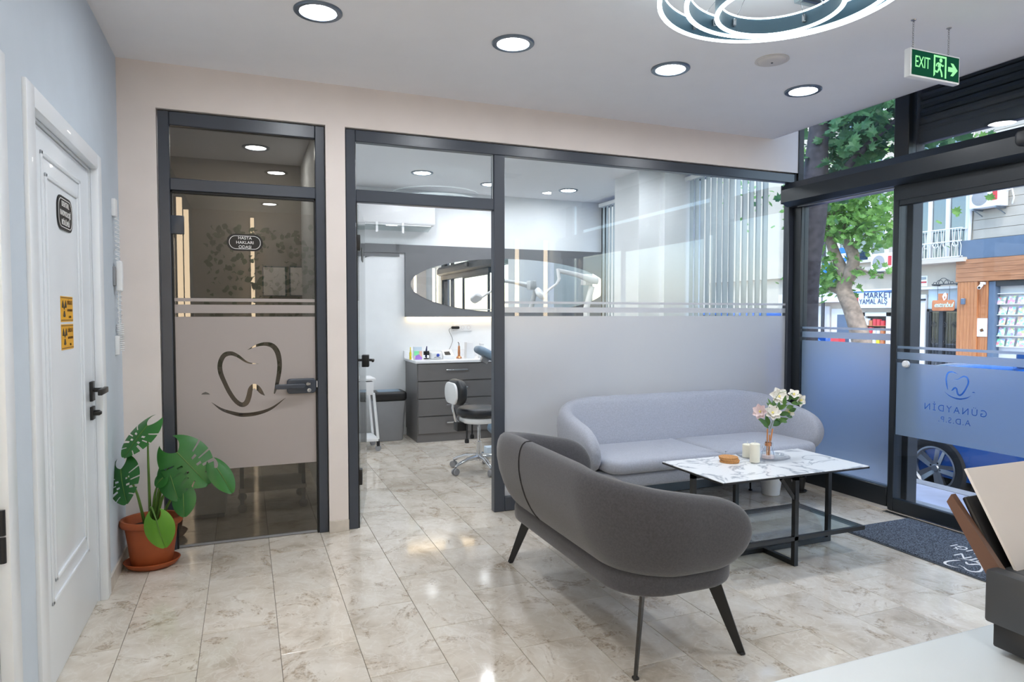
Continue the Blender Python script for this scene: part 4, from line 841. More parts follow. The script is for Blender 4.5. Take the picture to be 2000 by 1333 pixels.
# cabinets
def cab(x, label, nd=4, w_=.86):
    t = thing('drawer_cabinet', label, 'cabinet', (x, 6.83, 0), group='grey drawer cabinets')
    MB().box(0, w_, .0, .54, .085, .835).build('body', 'cabinet_grey', t); MB().box(0.0, w_, .004, .5, 0, .085).build('plinth', 'cabinet_grey', t)
    h = .745 / nd
    for i in range(nd):
        z = .088 + i * h; d = MB().box(.008, w_ - .008, -.018, 0, z + .005, z + h - .005, .002, 1).build('drawer', 'cabinet_grey', t)
        zz = z + h * .62; MB().box(w_ * .36, w_ * .64, -.045, -.036, zz - .007, zz + .007, .002, 1).box(w_ * .37, w_ * .39, -.036, -.018, zz - .005, zz + .005).box(w_ * .61, w_ * .63, -.036, -.018, zz - .005, zz + .005).build('handle', 'chrome', d)
    return t
k0 = cab(1.66, 'dark grey drawer cabinet with chrome handles behind the black stool')
dup(k0, (2.524, 6.83, 0), label='dark grey drawer cabinet hidden behind the frosted pane')
t = thing('cabinet_worktop', 'white worktop lying on the grey clinic cabinets', 'worktop', (1.64, 6.80, .835)); MB().box(0, 1.77, 0, .575, .002, .03, .004).build('slab', 'worktop_white', t, 40); MB().box(0, 1.77, .555, .578, .03, .11).build('upstand', 'worktop_white', t)
WZ = .866
def on(px, Y=7.05): return aty(px, 700, Y).x
def loc_(o, x, y, z=WZ): o.location = (x, y, z); return o
# things on the worktop
x = on(816); t = thing('brochure_box', 'small box of coloured brochures at the left end of the worktop', 'box', (x, 7.06, WZ))
MB().box(-.045, .045, -.012, .012, 0, .135).build('back_card', 'sign_pale', t); MB().box(-.04, .045, -.022, -.013, .0, .09).build('front_card', 'magazine_cover', t)
x = on(802); o = MB().lathe([(.001, 0), (.011, 0), (.012, .07), (.006, .085), (.005, .13), (.001, .135)], 12).build('yellow_bottle', 'yellow_item', None, 50); loc_(o, x, 7.06); tag(o, 'slim yellow bottle at the far left end of the worktop', 'bottle')
x = on(834); t = thing('handpiece_stand', 'dark blue dental handpiece on a black stand', 'instrument', (x, 7.08, WZ)); MB().lathe([(.03, 0), (.03, .008), (.008, .012), (.007, .07), (.001, .07)], 14).build('stand', 'black_plastic', t, 40); MB().tube([(-.004, 0, .02), (0, 0, .08), (.006, 0, .14)], [.011, .012, .004], 10).build('handpiece', 'sign_navy', t, 60); MB().tube(coil(0, .045, 0, .085, 5, .028, 0), .005, 6).build('cable_coil', 'black_plastic', t, 60)
x = on(850); t = thing('motor_unit', 'small white dental motor unit with blue dial', 'device', (x, 7.04, WZ)); MB().slab(rrect(-.062, .062, -.06, .06, .02), 0, .075, .014, 4).build('case', 'white_plastic', t, 50); MB().lathe([(.017, 0), (.017, .010), (.012, .013), (.001, .013)], 18, mtx=Matrix.Translation((.012, -.058, .045)) @ Matrix.Rotation(math.pi / 2, 4, 'X')).build('dial', 'blue_knob', t, 50)
MB().tube([(-.03, -.062, .02), (.0, -.07, .028), (.04, -.066, .015)], .003, 6).build('cord', 'grey_plastic', t)
x = on(874); t = thing('display_unit', 'white dental unit with small tilted screen', 'device', (x, 7.06, WZ)); MB().add([(-.06, -.06, 0), (.07, -.06, 0), (.07, .06, 0), (-.06, .06, 0), (-.055, -.055, .03), (.065, -.055, .03), (.06, .05, .10), (-.05, .05, .09)], [(0, 3, 2, 1), (0, 1, 5, 4), (1, 2, 6, 5), (2, 3, 7, 6), (3, 0, 4, 7), (4, 5, 6, 7)]).build('case', 'white_plastic', t)
MB().add([(-.035, -.041, .0435), (.03, -.041, .0445), (.027, .015, .0785), (-.033, .015, .0745)], [(0, 1, 2, 3)]).build('screen', 'interior_dark', t)
x = on(897); t = thing('curing_light', 'copper coloured curing light standing on its charger', 'instrument', (x, 7.06, WZ)); MB().lathe([(.001, 0), (.032, 0), (.030, .012), (.014, .03), (.001, .03)], 20).build('charger', 'copper', t, 50); MB().lathe([(.013, .028), (.015, .06), (.012, .13), (.007, .14), (.001, .14)], 16).build('handle', 'copper', t, 50); MB().tube([(0, 0, .138), (0, 0, .165), (-.012, 0, .18)], .004, 8).build('light_tip', 'black_plastic', t, 60)
x = on(918); o = MB().add([(-.045, -.05, 0), (.05, -.05, 0), (.05, .05, 0), (-.045, .05, 0), (-.040, -.045, .175), (.030, -.045, .175), (.030, .045, .175), (-.040, .045, .175)], [(0, 3, 2, 1), (0, 1, 5, 4), (1, 2, 6, 5), (2, 3, 7, 6), (3, 0, 4, 7), (4, 5, 6, 7)]).build('cup_dispenser', 'white_plastic', None); loc_(o, x, 7.08); tag(o, 'white tapered dispenser box beside the copper curing light', 'dispenser')
x = on(944); t = thing('spray_bottle', 'white spray bottle at the back of the worktop by the frame post', 'bottle', (x, 7.1, WZ)); MB().lathe([(.001, 0), (.045, 0), (.048, .01), (.048, .075), (.02, .105), (.014, .14), (.001, .14)], 20).build('bottle', 'white_plastic', t, 50); MB().box(-.03, .025, -.012, .012, .14, .165, .006).box(.008, .018, -.004, .004, .105, .14).build('spray_head', 'white_plastic', t, 40)
# socket plate, plug and cable
p0 = aty(903, 640, CW)
t = thing('socket_plate', 'white triple socket plate on the wall above the worktop', 'socket', (p0.x, CW, p0.z)); MB().slab(rrect(-.115, .115, -.042, .042, .006), .001, .012, .004, 2, XZY(0)).build('plate', 'white_plastic', t, 40)
for sx in (-.073, 0, .073):
    MB().lathe([(.001, .004), (.019, .004), (.019, .0125), (.022, .0125), (.022, .004)], 18, mtx=Matrix.Translation((sx, 0, 0)) @ XZY(0)).build('socket', 'detector_cream', t, 40)
    for q in (-.006, .006): MB().lathe([(.001, 0), (.0022, 0), (.0022, .0055), (.001, .0055)], 8, mtx=Matrix.Translation((sx + q, 0, 0)) @ XZY(0)).build('pin_hole', 'gasket', t)
t = thing('power_plug', 'black plug with thin cable hanging down to the white unit', 'plug', (p0.x - .085, CW - .013, p0.z)); MB().slab(rrect(-.055, .04, -.016, .016, .012), .001, .03, .006, 3, XZY(0)).build('plug', 'black_plastic', t, 40)
q = Vector((on(883) - (p0.x - .085), -.2, WZ + .09 - p0.z)); MB().tube(spline([(-.05, -.015, 0), (-.085, -.02, -.03), (-.05, -.03, -.12), (-.06, -.06, -.17), q], 6), .0025, 6).build('cable', 'black_plastic', t, 60)
# wall air conditioner
ac = thing('air_conditioner', 'white wall-mounted air conditioner above the clinic mirror board', 'air conditioner', (1.51, CW, 2.29))
MB().slab(rrect(-.455, .455, 0.035, .30, .03), .002, .20, .03, 4, XZY(0)).build('casing', 'white_plastic', ac, 50); MB().box(-.40, .40, -.205, -.06, .026, .036).build('outlet_flap', 'white_plastic', ac); MB().box(-.41, .41, -.19, -.08, .034, .042).build('outlet_slot', 'grey_plastic', ac)
MB().box(-.39, .39, -.26, -.10, -.045, -.040, mtx=Matrix.Rotation(math.radians(-12), 4, 'X')).build('air_deflector', 'table_glass', ac); 
for sx in (-.2, .08): MB().box(sx - .012, sx + .012, -.24, -.23, -.06, .05).build('deflector_bracket', 'white_plastic', ac)
# waste bin
bn = thing('waste_bin', 'grey swing-top waste bin with black lid beside the cabinet', 'bin', (1.415, 7.14, 0))
def rsq(w, d, r, z): return [(x, y, z) for x, y in rrect(-w, w, -d, d, r, 5)]
rings = [rsq(.135, .10, .03, .0), rsq(.14, .105, .03, .01), rsq(.172, .13, .035, .43)]
n_ = len(rings[0]); MB().add(sum(rings, []), [(a * n_ + j, a * n_ + (j + 1) % n_, (a + 1) * n_ + (j + 1) % n_, (a + 1) * n_ + j) for a in range(2) for j in range(n_)] + [tuple(range(n_ - 1, -1, -1)), tuple(2 * n_ + j for j in range(n_))]).build('tub', 'grey_plastic', bn, 40)
MB().slab(rrect(-.182, .182, -.14, .14, .04), .43, .53, .03, 4).build('lid', 'black_plastic', bn, 50); MB().box(-.12, .12, -.09, .09, .5225, .5345, .004, mtx=Matrix.Rotation(math.radians(3), 4, 'X')).build('swing_flap', 'leather_blue', bn, 40)
# small white trolley behind the open door
tr_ = thing('instrument_trolley', 'white instrument trolley on castors behind the open glass door', 'trolley', (1.06, 6.72, 0))
MB().box(-.14, .12, -.16, .16, .70, .725, .004).build('top_tray', 'white_plastic', tr_, 40); MB().box(-.14, .10, -.15, .15, .56, .69, .004).build('drawer_box', 'white_plastic', tr_, 40); MB().box(-.14, .14, -.17, .17, .10, .13, .004).build('lower_shelf', 'white_plastic', tr_, 40)
for sy in (-.15, .15):
    for sx, tx in ((.14, .10), (-.13, -.13)): MB().box(-.012, .012, -.012, .012, 0, .46, .002, 1, mtx=Matrix(((1, 0, (tx - sx) / .46, sx), (0, 1, 0, sy), (0, 0, 1, .12), (0, 0, 0, 1)))).build('upright', 'white_plastic', tr_)
    for sx in (-.12, .14):
        c = MB().lathe([(.001, -.011), (.028, -.011), (.030, -.007), (.030, .007), (.028, .011), (.001, .011)], 16, mtx=Matrix.Translation((sx, sy, .031)) @ Matrix.Rotation(math.pi / 2, 4, 'X')).build('castor', 'grey_plastic', tr_, 50); MB().box(sx - .014, sx + .014, sy - .015, sy + .015, .05, .10).build('fork', 'black_plastic', c)
# operator stool
st = thing('dental_stool', 'black and white dental stool with chrome five-star base', 'stool', (1.86, 5.42, 0), math.radians(2))
MB().lathe([(.001, .09), (.034, .09), (.034, .12), (.024, .125), (.024, .24), (.028, .245), (.028, .255), (.014, .26), (.014, .43), (.001, .43)], 18).build('column', 'chrome', st, 40)
for i in range(5):
    a = math.radians(72 * i + 200); d = Vector((math.cos(a), math.sin(a), 0))
    MB().tube([d * .02 + Vector((0, 0, .125)), d * .13 + Vector((0, 0, .118)), d * .23 + Vector((0, 0, .085)), d * .262 + Vector((0, 0, .07))], [.026, .02, .015, .012], 8).build('base_arm', 'chrome', st, 50)
    e = d * .262; nrm = Vector((-d.y, d.x, 0)); c = MB()
    for s in (-1, 1): c.lathe([(.001, -.009), (.027, -.009), (.029, -.005), (.029, .005), (.027, .009), (.001, .009)], 16, mtx=Matrix.Translation(e + nrm * s * .014 + Vector((0, 0, .03))) @ nrm.to_track_quat('Z', 'Y').to_matrix().to_4x4())
    c.build('castor', 'grey_plastic', st, 50)
MB().slab(rrect(-.19, .19, -.19, .19, .18, 10), .475, .555, .036, 5, top=.012).build('seat_cushion', 'leather_black', st, 60); MB().slab(rrect(-.165, .165, -.165, .165, .15, 10), .425, .478, .02, 4).build('seat_shell', 'white_plastic', st, 60)
MB().tube([(-.16, 0, .40), (-.21, 0, .45), (-.235, 0, .56), (-.225, 0, .67)], .014, 8).build('back_stem', 'chrome', st, 60); MB().box(-.215, -.12, -.05, .05, .36, .435, .008).build('tilt_block', 'black_plastic', st, 40)
for (x_, y_) in ((-.13, -.06), (-.02, .11)): MB().tube([(x_, y_, .42), (x_ - .01, y_ - .02, .30)], .008, 8).lathe([(.001, 0), (.018, .0), (.02, .02), (.012, .04), (.001, .04)], 12, (x_ - .01, y_ - .02, .265)).build('lever', 'black_plastic', st, 50)
XB = Matrix(((0, 0, 1, 0), (1, 0, 0, 0), (0, 1, 0, 0), (0, 0, 0, 1)))
MB().slab(rrect(-.165, .165, .585, .80, .095, 8), -.245, -.155, .04, 5, XB).build('backrest', 'leather_black', st, 60); MB().slab(rrect(-.15, .15, .595, .775, .085, 8), -.262, -.24, .008, 3, XB).build('back_shell', 'white_plastic', st, 60)
# dental chair (mostly behind the frosted pane)
dc = thing('dental_chair', 'blue-grey reclining dental chair with white lamp arm behind the frosted pane', 'dental chair', (2.97, 6.42, 0))
MB().slab(rrect(-.35, .40, -.24, .24, .12), 0, .08, .03, 4).build('foot_plate', 'white_plastic', dc, 50); MB().box(-.10, .16, -.11, .11, .08, .42, .03, 3).build('pedestal', 'white_plastic', dc, 40)
MB().slab(rrect(-.20, .95, -.27, .27, .14), .42, .53, .045, 5, top=.012).build('seat_cushion', 'leather_blue', dc, 60)
mt = Matrix.Translation((-.12, 0, .50)) @ Matrix.Rotation(math.radians(142), 4, 'Y') @ Matrix.Rotation(math.pi, 4, 'X')
MB().slab(rrect(0, .62, -.25, .25, .12), -.045, .05, .04, 5, mt).build('backrest', 'leather_blue', dc, 60)
mt = Matrix.Translation((-.66, 0, .93)) @ Matrix.Rotation(math.radians(28), 4, 'Y')
MB().slab(rrect(-.16, .10, -.12, .12, .08), -.03, .045, .035, 5, mt).build('headrest', 'leather_blue', dc, 60); MB().box(-.06, .02, -.03, .03, -.09, -.02, .01, mtx=mt).build('headrest_joint', 'steel', dc, 40)
MB().tube([(-.52, 0, .80), (-.60, 0, .87)], .02, 8).build('headrest_stem', 'black_plastic', dc, 60)
bx = lambda px, py, Y=6.42: aty(px, py, Y) - Vector((2.97, 6.42, 0))
PZ = bx(1156, 600)
MB().tube([(PZ.x, .12, 0), (PZ.x, .12, PZ.z), bx(1156, 560, 6.54)], [.04, .035, .032], 14).build('lamp_post', 'white_plastic', dc, 60)
q1 = bx(1158, 548, 6.48); q2 = bx(1090, 529, 6.36); q3 = bx(1092, 546, 6.34); q4 = bx(1062, 574, 6.31)
MB().tube([q1 + Vector((.05, 0, 0)), q1, q1.lerp(q2, .5) + Vector((0, 0, .012)), q2], [.045, .04, .026, .024], 12).tube([q2 + Vector((-.004, 0, .02)), q3], .018, 10).build('lamp_arm', 'white_plastic', dc, 60)
MB().tube([q3, q3 + Vector((-.03, 0, -.05)), q4], [.018, .014, .014], 10).build('lamp_wrist', 'white_plastic', dc, 60)
lh = MB().slab(rrect(-.055, .055, -.10, .10, .05, 8), -.03, .03, .02, 4, Matrix.Translation(bx(1055, 574, 6.29)) @ Matrix.Rotation(math.radians(40), 4, 'Y') @ Matrix.Rotation(math.radians(25), 4, 'X')).build('lamp_head', 'white_plastic', dc, 60)
MB().box(PZ.x - .04, PZ.x + .05, .07, .19, q1.z - .05, q1.z + .07, .01).build('arm_joint', 'white_plastic', dc, 40)
dt = thing('device_tray', 'small pale blue box standing on the clinic floor behind the frame post', 'box', (aty(960, 890, 5.9).x, 5.9, 0)); MB().box(-.06, .06, -.05, .05, .03, .10, .004).build('box', 'sign_pale', dt, 40); MB().box(-.07, .07, -.06, .06, 0, .03).build('base', 'black_plastic', dt)
# vertical blinds at the clinic's street window
vb = thing('vertical_blind', 'grey vertical slat blind at the clinic street window', 'blind', (4.06, 4.38, 0))
MB().box(-.03, .03, 0, 1.12, 2.66, 2.70).build('head_rail', 'white_plastic', vb)
sl0 = None
for i in range(13):
    if sl0 is None: sl0 = MB().box(-.045, .045, -.001, .001, .06, 2.66).build('slat', 'blind_grey', vb); o = sl0
    else: o = inst(sl0, vb, (0, 0, 0))
    o.location = (0, .05 + i * .083, 0); o.rotation_euler = (0, 0, math.radians(76 + RND.uniform(-5, 5)))
dup(vb, (4.06, 6.10, 0), label='grey vertical slat blind beyond the white column, mirrored in the oval mirror')
# ---- small office behind the tinted door
oc = thing('office_cabinet', 'low white cabinet standing behind the tinted glass door', 'cabinet', (-.31, 4.78, 0)); MB().box(-.17, .17, 0, .4, .03, .80, .004).build('body', 'door_white', oc, 40); MB().box(-.165, .165, -.018, 0, .04, .795, .003).build('door', 'door_white', oc, 40); MB().box(-.16, .16, .02, .38, 0, .03).build('plinth', 'cabinet_grey', oc)
cr = thing('equipment_cart', 'cream and grey equipment cart on castors behind the tinted door', 'cart', (.16, 5.0, 0))
for z in (.14, .36, .58): MB().box(-.22, .22, -.18, .18, z, z + .03, .004).build('shelf', 'detector_cream', cr, 40)
for sx in (-.2, .2):
    for sy in (-.16, .16): MB().box(sx - .012, sx + .012, sy - .012, sy + .012, .06, .75).build('upright', 'steel_dark', cr); MB().lathe([(.001, -.01), (.03, -.01), (.03, .01), (.001, .01)], 14, mtx=Matrix.Translation((sx, sy, .031)) @ Matrix.Rotation(math.pi / 2, 4, 'X')).build('castor', 'grey_plastic', cr, 40)
MB().box(-.15, .15, -.14, .14, .392, .52, .02).build('instrument_case', 'grey_plastic', cr, 40)
for (px, lab) in ((536, 'left framed certificate on the wall behind the tinted glass'), (588, 'right framed certificate on the wall behind the tinted glass')):
    p = aty(px, 550, 6.59); t = thing('picture_frame', lab, 'picture frame', (p.x, 6.6, p.z), group='framed certificates'); MB().box(-.105, .105, -.018, -.001, -.14, .14).build('frame', 'steel_dark', t); MB().box(-.095, .095, -.020, -.017, -.13, .13).build('sheet', 'paper', t)
# ================================================================== STREET
FX = 19.0
box('ground_pavement', 'pavement', XT, 5.52, -6, 30, -.9, -.15, kind='structure'); box('ground_kerb', 'kerb', 5.52, 5.66, -6, 30, -.9, -.145, kind='structure')
box('ground_road', 'asphalt', 5.66, 12.0, -20, 45, -.9, -.42, kind='structure'); box('ground_far_pavement', 'pavement', 12.0, FX + .5, -20, 45, -.9, -.28, kind='structure')
box('step', 'kerb', XT, 4.62, .0, 7.5, -.9, -.03, kind='structure')
# ---- parked cars (length along Y, nose towards +Y)
def car(name, label, loc, rz=0, mat='car_blue'):
    c = thing(name, label, 'car', loc, rz, 'blue cars parked at the kerb')
    # stations: y, half width, sill z, belt z
    st_ = [(-2.05, .60, .42, .98), (-2.0, .74, .32, 1.2), (-1.7, .82, .26, 1.30), (-1.2, .85, .24, 1.32), (-.4, .86, .24, 1.32), (.5, .86, .24, 1.33), (.95, .855, .24, 1.32), (1.45, .83, .24, 1.26), (1.85, .76, .28, 1.14), (2.02, .64, .36, .96)]
    V = []
    for (y, w, s0, b) in st_:
        for (fx, fz) in ((-1, .0), (-1.02, .35), (-1, .7), (-.95, .93), (-.82, 1.0), (-.3, 1.03), (.3, 1.03), (.82, 1.0), (.95, .93), (1, .7), (1.02, .35), (1, .0)): V.append((w * fx, y, s0 + (b - s0) * fz))
    n = 12; k = len(st_); F_ = [(i * n + j, i * n + (j + 1) % n, (i + 1) * n + (j + 1) % n, (i + 1) * n + j) for i in range(k - 1) for j in range(n)] + [tuple(range(n - 1, -1, -1)), tuple((k - 1) * n + j for j in range(n))]
    body = MB().add(V, F_).build('body', mat, c, 50)
    # greenhouse
    g = [(-1.97, .60, 1.26, 1.30), (-1.8, .62, 1.28, 1.72), (-1.2, .62, 1.28, 1.78), (-.2, .63, 1.28, 1.79), (.0, .62, 1.28, 1.74), (.62, .66, 1.28, 1.31)]
    V = []
    for (y, w, b, t_) in g: V += [(-w * 1.18, y, b), (-w * 1.02, y, b + (t_ - b) * .75), (-w * .86, y, t_), (w * .86, y, t_), (w * 1.02, y, b + (t_ - b) * .75), (w * 1.18, y, b)]
    F_ = [(i * 6 + j, i * 6 + (j + 1) % 6, (i + 1) * 6 + (j + 1) % 6, (i + 1) * 6 + j) for i in range(5) for j in range(6)] + [(5, 4, 3, 2, 1, 0), tuple(30 + j for j in range(6))]
    MB().add(V, F_).build('windows', 'car_dark', c, 35)
    MB().slab(rrect(-.56, .56, -1.80, .03, .16), 1.72, 1.805, .035, 4).build('roof', mat, c, 60)
    for sx in (-1, 1):
        for (ya, yb) in ((.03, .60), (-1.78, -1.95)): MB().tube([(sx * .57, ya, 1.75), (sx * .74, yb, 1.29)], .035, 6).build('pillar', mat, c)
        MB().tube([(sx * .61, -.6, 1.75), (sx * .745, -.65, 1.29)], .03, 6).build('pillar', mat, c)
        MB().slab(rrect(.30, .46, 1.32, 1.46, .03), 0, .11, .02, 3, Matrix(((0, 0, sx, sx * .88), (1, 0, 0, 0), (0, 1, 0, 0), (0, 0, 0, 1)))).build('wing_mirror', mat, c, 60)
        MB().slab(rrect(-.22, -.08, 1.08, 1.11, .012), 0, .012, .004, 2, Matrix(((0, 0, sx, sx * .862), (1, 0, 0, 0), (0, 1, 0, 0), (0, 0, 0, 1)))).build('door_handle', mat, c)
        MB().box(sx * .55 - .13, sx * .55 + .13, 1.80, 1.95, .90, 1.06, .02).build('headlamp', 'clear_lamp', c, 40); MB().box(sx * .62 - .1, sx * .62 + .1, -2.03, -1.96, .9, 1.14, .02).build('tail_lamp', 'sign_red', c, 40)
        for wy in (1.22, -1.30):
            side = Matrix(((0, 0, sx, sx * .80), (1, 0, 0, wy), (0, 1, 0, .31), (0, 0, 0, 1)))
            MB().lathe([(.001, -.20), (.40, -.20), (.40, .052), (.365, .062), (.365, -.18), (.001, -.18)], 32, mtx=side).build('wheel_arch', 'car_dark', c, 40)
            tyre = MB().lathe([(.205, -.12), (.285, -.12), (.305, -.10), (.31, -.05), (.31, .03), (.302, .07), (.285, .085), (.235, .085), (.205, .07), (.205, -.12)], 40, mtx=side).build('tyre', 'rubber', c, 40)
            MB().lathe([(.206, .02), (.21, .078), (.195, .080), (.182, .05), (.18, -.06), (.206, -.08), (.206, .02)], 40, mtx=side).build('rim', 'alloy', tyre, 40); MB().lathe([(.001, -.03), (.185, -.03), (.185, -.04), (.001, -.04)], 30, mtx=side).build('brake_disc', 'car_dark', tyre)
            sp = MB()
            for i in range(5):
                r_ = Matrix.Rotation(2 * math.pi * i / 5 + .3, 4, 'Z')
                for e in (-1, 1): sp.add([(0, .03, .048), (e * .034, .035, .056), (e * .050, .19, .066), (0, .195, .052), (0, .03, .02), (e * .030, .035, .02), (e * .046, .19, .02), (0, .195, .02)], [(0, 1, 2, 3), (4, 7, 6, 5), (0, 4, 5, 1), (1, 5, 6, 2), (2, 6, 7, 3), (3, 7, 4, 0)], side @ r_)
            sp.lathe([(.001, .062), (.028, .062), (.034, .052), (.05, .05), (.05, .02)], 20, mtx=side); sp.build('spokes', 'alloy', tyre, 30)
            for i in range(4):
                a = math.pi / 2 * i + .4; MB().lathe([(.001, .0535), (.0085, .0535), (.0085, .049), (.001, .049)], 10, mtx=side @ Matrix.Translation((.052 * math.cos(a), .052 * math.sin(a), 0))).build('wheel_bolt', 'car_dark', tyre)
    MB().box(-.60, .60, 1.96, 2.03, .55, .85, .02).build('grille', 'car_dark', c, 40)
    return c
plain('clear_lamp', (220, 226, 232), .1, 0, coat=1)
c0 = car('parked_car', 'bright blue car with alloy wheels parked at the kerb outside the sliding door', (6.93, 3.12, -.42))
dup(c0, (6.95, 7.75, -.42), math.pi, label='blue car parked farther along, only a blur behind the fixed frosted pane')
# ---- facade across the street: plane X = FX, facing -X
B = thing('apartment_building', 'pale apartment building with shops across the street', 'building', (0, 0, 0))
def fz(px, py): p = atx(px, py, FX); return p.y, p.z
def fbox(nm, mat, ya, yb, za, zb, d0, d1, par=B, bev=0): return MB().box(FX - d1, FX - d0, min(ya, yb), max(ya, yb), za, zb, bev, 1).build(nm, mat, par)
MB().box(FX, FX + 1, -6, 40, -.28, 12).build('wall', 'facade_beige', B)
def window(ya, yb, za, zb, mull=(), rail=False, mat='facade_white', pane='street_glass', depth=.10):
    f = MB(); t_ = .085
    f.box(FX - depth, FX + .0, ya - t_, ya, za - t_, zb + t_).box(FX - depth, FX, yb, yb + t_, za - t_, zb + t_).box(FX - depth, FX, ya, yb, zb, zb + t_).box(FX - depth, FX, ya, yb, za - t_, za)
    for y in mull: f.box(FX - depth, FX, y - .055, y + .055, za, zb)
    w_ = f.build('window', mat, B)
    MB().box(FX - .05, FX - .045, ya, yb, za, zb).build('pane', pane, w_)
    V = []; ns = 48
    for i in range(ns + 1): y = ya + (yb - ya) * i / ns; V += [(FX - .02 + .012 * math.sin(i * 1.9), y, za), (FX - .02 + .012 * math.sin(i * 1.9), y, zb)]
    MB().add(V, [(2 * i, 2 * i + 2, 2 * i + 3, 2 * i + 1) for i in range(ns)]).build('curtain', 'curtain_blue', w_, 80)
    return w_
ya, yb = 12.80, 14.42
wi = window(ya, yb, 3.02, 5.15, (13.32, 13.86)); window(15.35, 17.1, 3.15, 5.2, (15.9, 16.5)); window(17.7, 19.4, 3.15, 5.2, (18.5,)); window(10.2, 12.05, 4.85, 6.2, (11.5,)); window(12.9, 14.4, 6.2, 8.2, (13.6,)); window(15.5, 17, 6.2, 8.2, (16.2,))
# balcony rail
bl = thing('balcony_railing', 'white wrought iron railing in front of the tall windows across the street', 'railing', (0, 0, 0))
for z in (2.98, 3.42, 3.78): MB().box(FX - .36, FX - .33, 12.72, 14.48, z, z + .03).build('rail', 'facade_white', bl)
for i in range(22):
    y = 12.75 + i * .082; MB().tube([(FX - .345, y, 2.98), (FX - .345, y + (.015 if i % 2 else -.015), 3.30), (FX - .345, y + (-.02 if i % 2 else .02), 3.42), (FX - .345, y, 3.78)], .010, 4).build('baluster', 'facade_white', bl)
for i in range(6):
    y = 12.9 + i * .29; MB().lathe([(.065, -.01), (.082, -.01), (.082, .01), (.065, .01), (.065, -.01)], 14, mtx=Matrix.Translation((FX - .345, y, 3.36)) @ Matrix.Rotation(math.pi / 2, 4, 'Y')).build('ring_ornament', 'facade_white', bl)
for y in (12.74, 14.46): MB().box(FX - .36, FX - .0, y - .012, y + .012, 3.76, 3.79).box(FX - .36, FX, y - .012, y + .012, 2.98, 3.01).build('side_bar', 'facade_white', bl)
fbox('balcony_slab', 'facade_beige', 12.6, 14.6, 2.84, 2.96, 0, .42)
# lap boards right of the windows
for i in range(14): fbox('lap_board', 'plank_beige', 7.0, 12.62, 3.46 + i * .262, 3.46 + i * .262 + .25, 0, .035 + .006 * (i % 2))
for i in range(12): fbox('lap_board', 'plank_beige', 14.62, 15.2, 3.0 + i * .262, 3.0 + i * .262 + .25, 0, .03)
MB().tube([(FX - .09, 12.70, 3.3), (FX - .09, 12.66, 4.4), (FX - .09, 12.66, 5.2), (FX - .09, 12.66, 9)], .05, 10).build('drainpipe', 'facade_white', B, 60)
fbox('fascia', 'fascia_blue', 7.0, 12.84, 2.90, 3.42, 0, .28)
for i in range(5): MB().box(FX - .32, FX, 7.0, 12.88, 2.27 + i * .125, 2.27 + i * .125 + .119).build('cladding_board', 'cladding_h', B)
for i in range(6): MB().box(FX - .30, FX, 12.84 - (i + 1) * .092, 12.84 - i * .092 - .006, -.28, 2.265).build('cladding_board', 'cladding', B)
for i in range(4): MB().box(FX - .24, FX, 12.285 - (i + 1) * .062, 12.285 - i * .062 - .004, -.28, 2.265).build('cladding_board', 'cladding', B)
fbox('shop_window_frame', 'fascia_blue', 11.86, 12.03, -.28, 2.25, 0, .22); fbox('shop_window_frame', 'shutter_dark', 8.0, 11.86, 2.12, 2.26, 0, .2)
# magazine shop window: shelves and single magazines
fbox('shop_back_panel', 'facade_white', 8.2, 11.86, -.2, 2.12, .004, .012)
ms = thing('magazine_rack', 'white shelves of magazines in the wood-clad shop window across the street', 'shelf', (FX - .02, 10.6, 0))
for i in range(6): MB().box(-.14, 0, -1.2, 1.24, .50 + i * .285 - .02, .50 + i * .285).build('shelf', 'facade_white', ms)
mg = None; wd = ['lowest', 'second lowest', 'third', 'fourth', 'fifth']
for i in range(5):
    for j in range(7):
        y = 11.74 - j * .245 + RND.uniform(-.02, .02); lab = ['first', 'second', 'third', 'fourth', 'fifth', 'sixth', 'seventh'][j] + ' magazine from the window post on the ' + wd[i] + ' rack shelf'
        if mg is None: mg = MB().box(-.008, .0, -.095, .095, 0, .235).build('magazine', 'magazine_cover', None); o = mg
        else: o = mg.copy(); COL.objects.link(o)
        o.location = (FX - .125, y, .502 + i * .285); o.rotation_euler = (0, math.radians(16), 0); o.scale = (1, RND.uniform(.8, 1.1), RND.uniform(.8, 1.0)); tag(o, lab, 'magazine', 'magazines in the shop window')
# poster, lamp, camera on the cladding
t = thing('wall_poster', 'small pale poster on the wood cladding beside the magazine window', 'poster', (FX - .25, 12.16, 1.0)); MB().box(-.012, -.001, -.135, .13, -.25, .25).build('board', 'sign_pale', t); MB().prism([(-.06, -.1), (.03, -.13), (.06, -.06), (-.02, -.02)], 0, .002, Matrix(((0, 0, -1, -.012), (1, 0, 0, 0), (0, 1, 0, 0), (0, 0, 0, 1)))).build('picture', 'warn_brown', t)
t = thing('wall_lamp', 'small grey box lamp on the wood cladding', 'light', (FX - .30, 12.64, 1.72)); MB().box(-.08, -.001, -.045, .045, -.08, .08, .006).build('housing', 'fascia_blue', t, 40); MB().box(-.07, -.02, -.035, .035, .08, .084).build('lens', 'clear_lamp', t)
t = thing('security_camera', 'white security camera under the wood fascia across the street', 'camera', (FX - .24, 12.14, 2.17)); MB().box(-.10, -.001, -.05, .05, .0, .07, .01).build('mount', 'white_plastic', t, 40); MB().tube([(-.05, .04, -.01), (-.30, -.06, -.09)], .045, 12).build('barrel', 'white_plastic', t, 40); MB().lathe([(.001, 0), (.032, 0), (.032, .006), (.001, .006)], 12, mtx=facing(Vector((-.30, -.06, -.09)), (-.25, -.1, -.08))).build('lens', 'gasket', t)
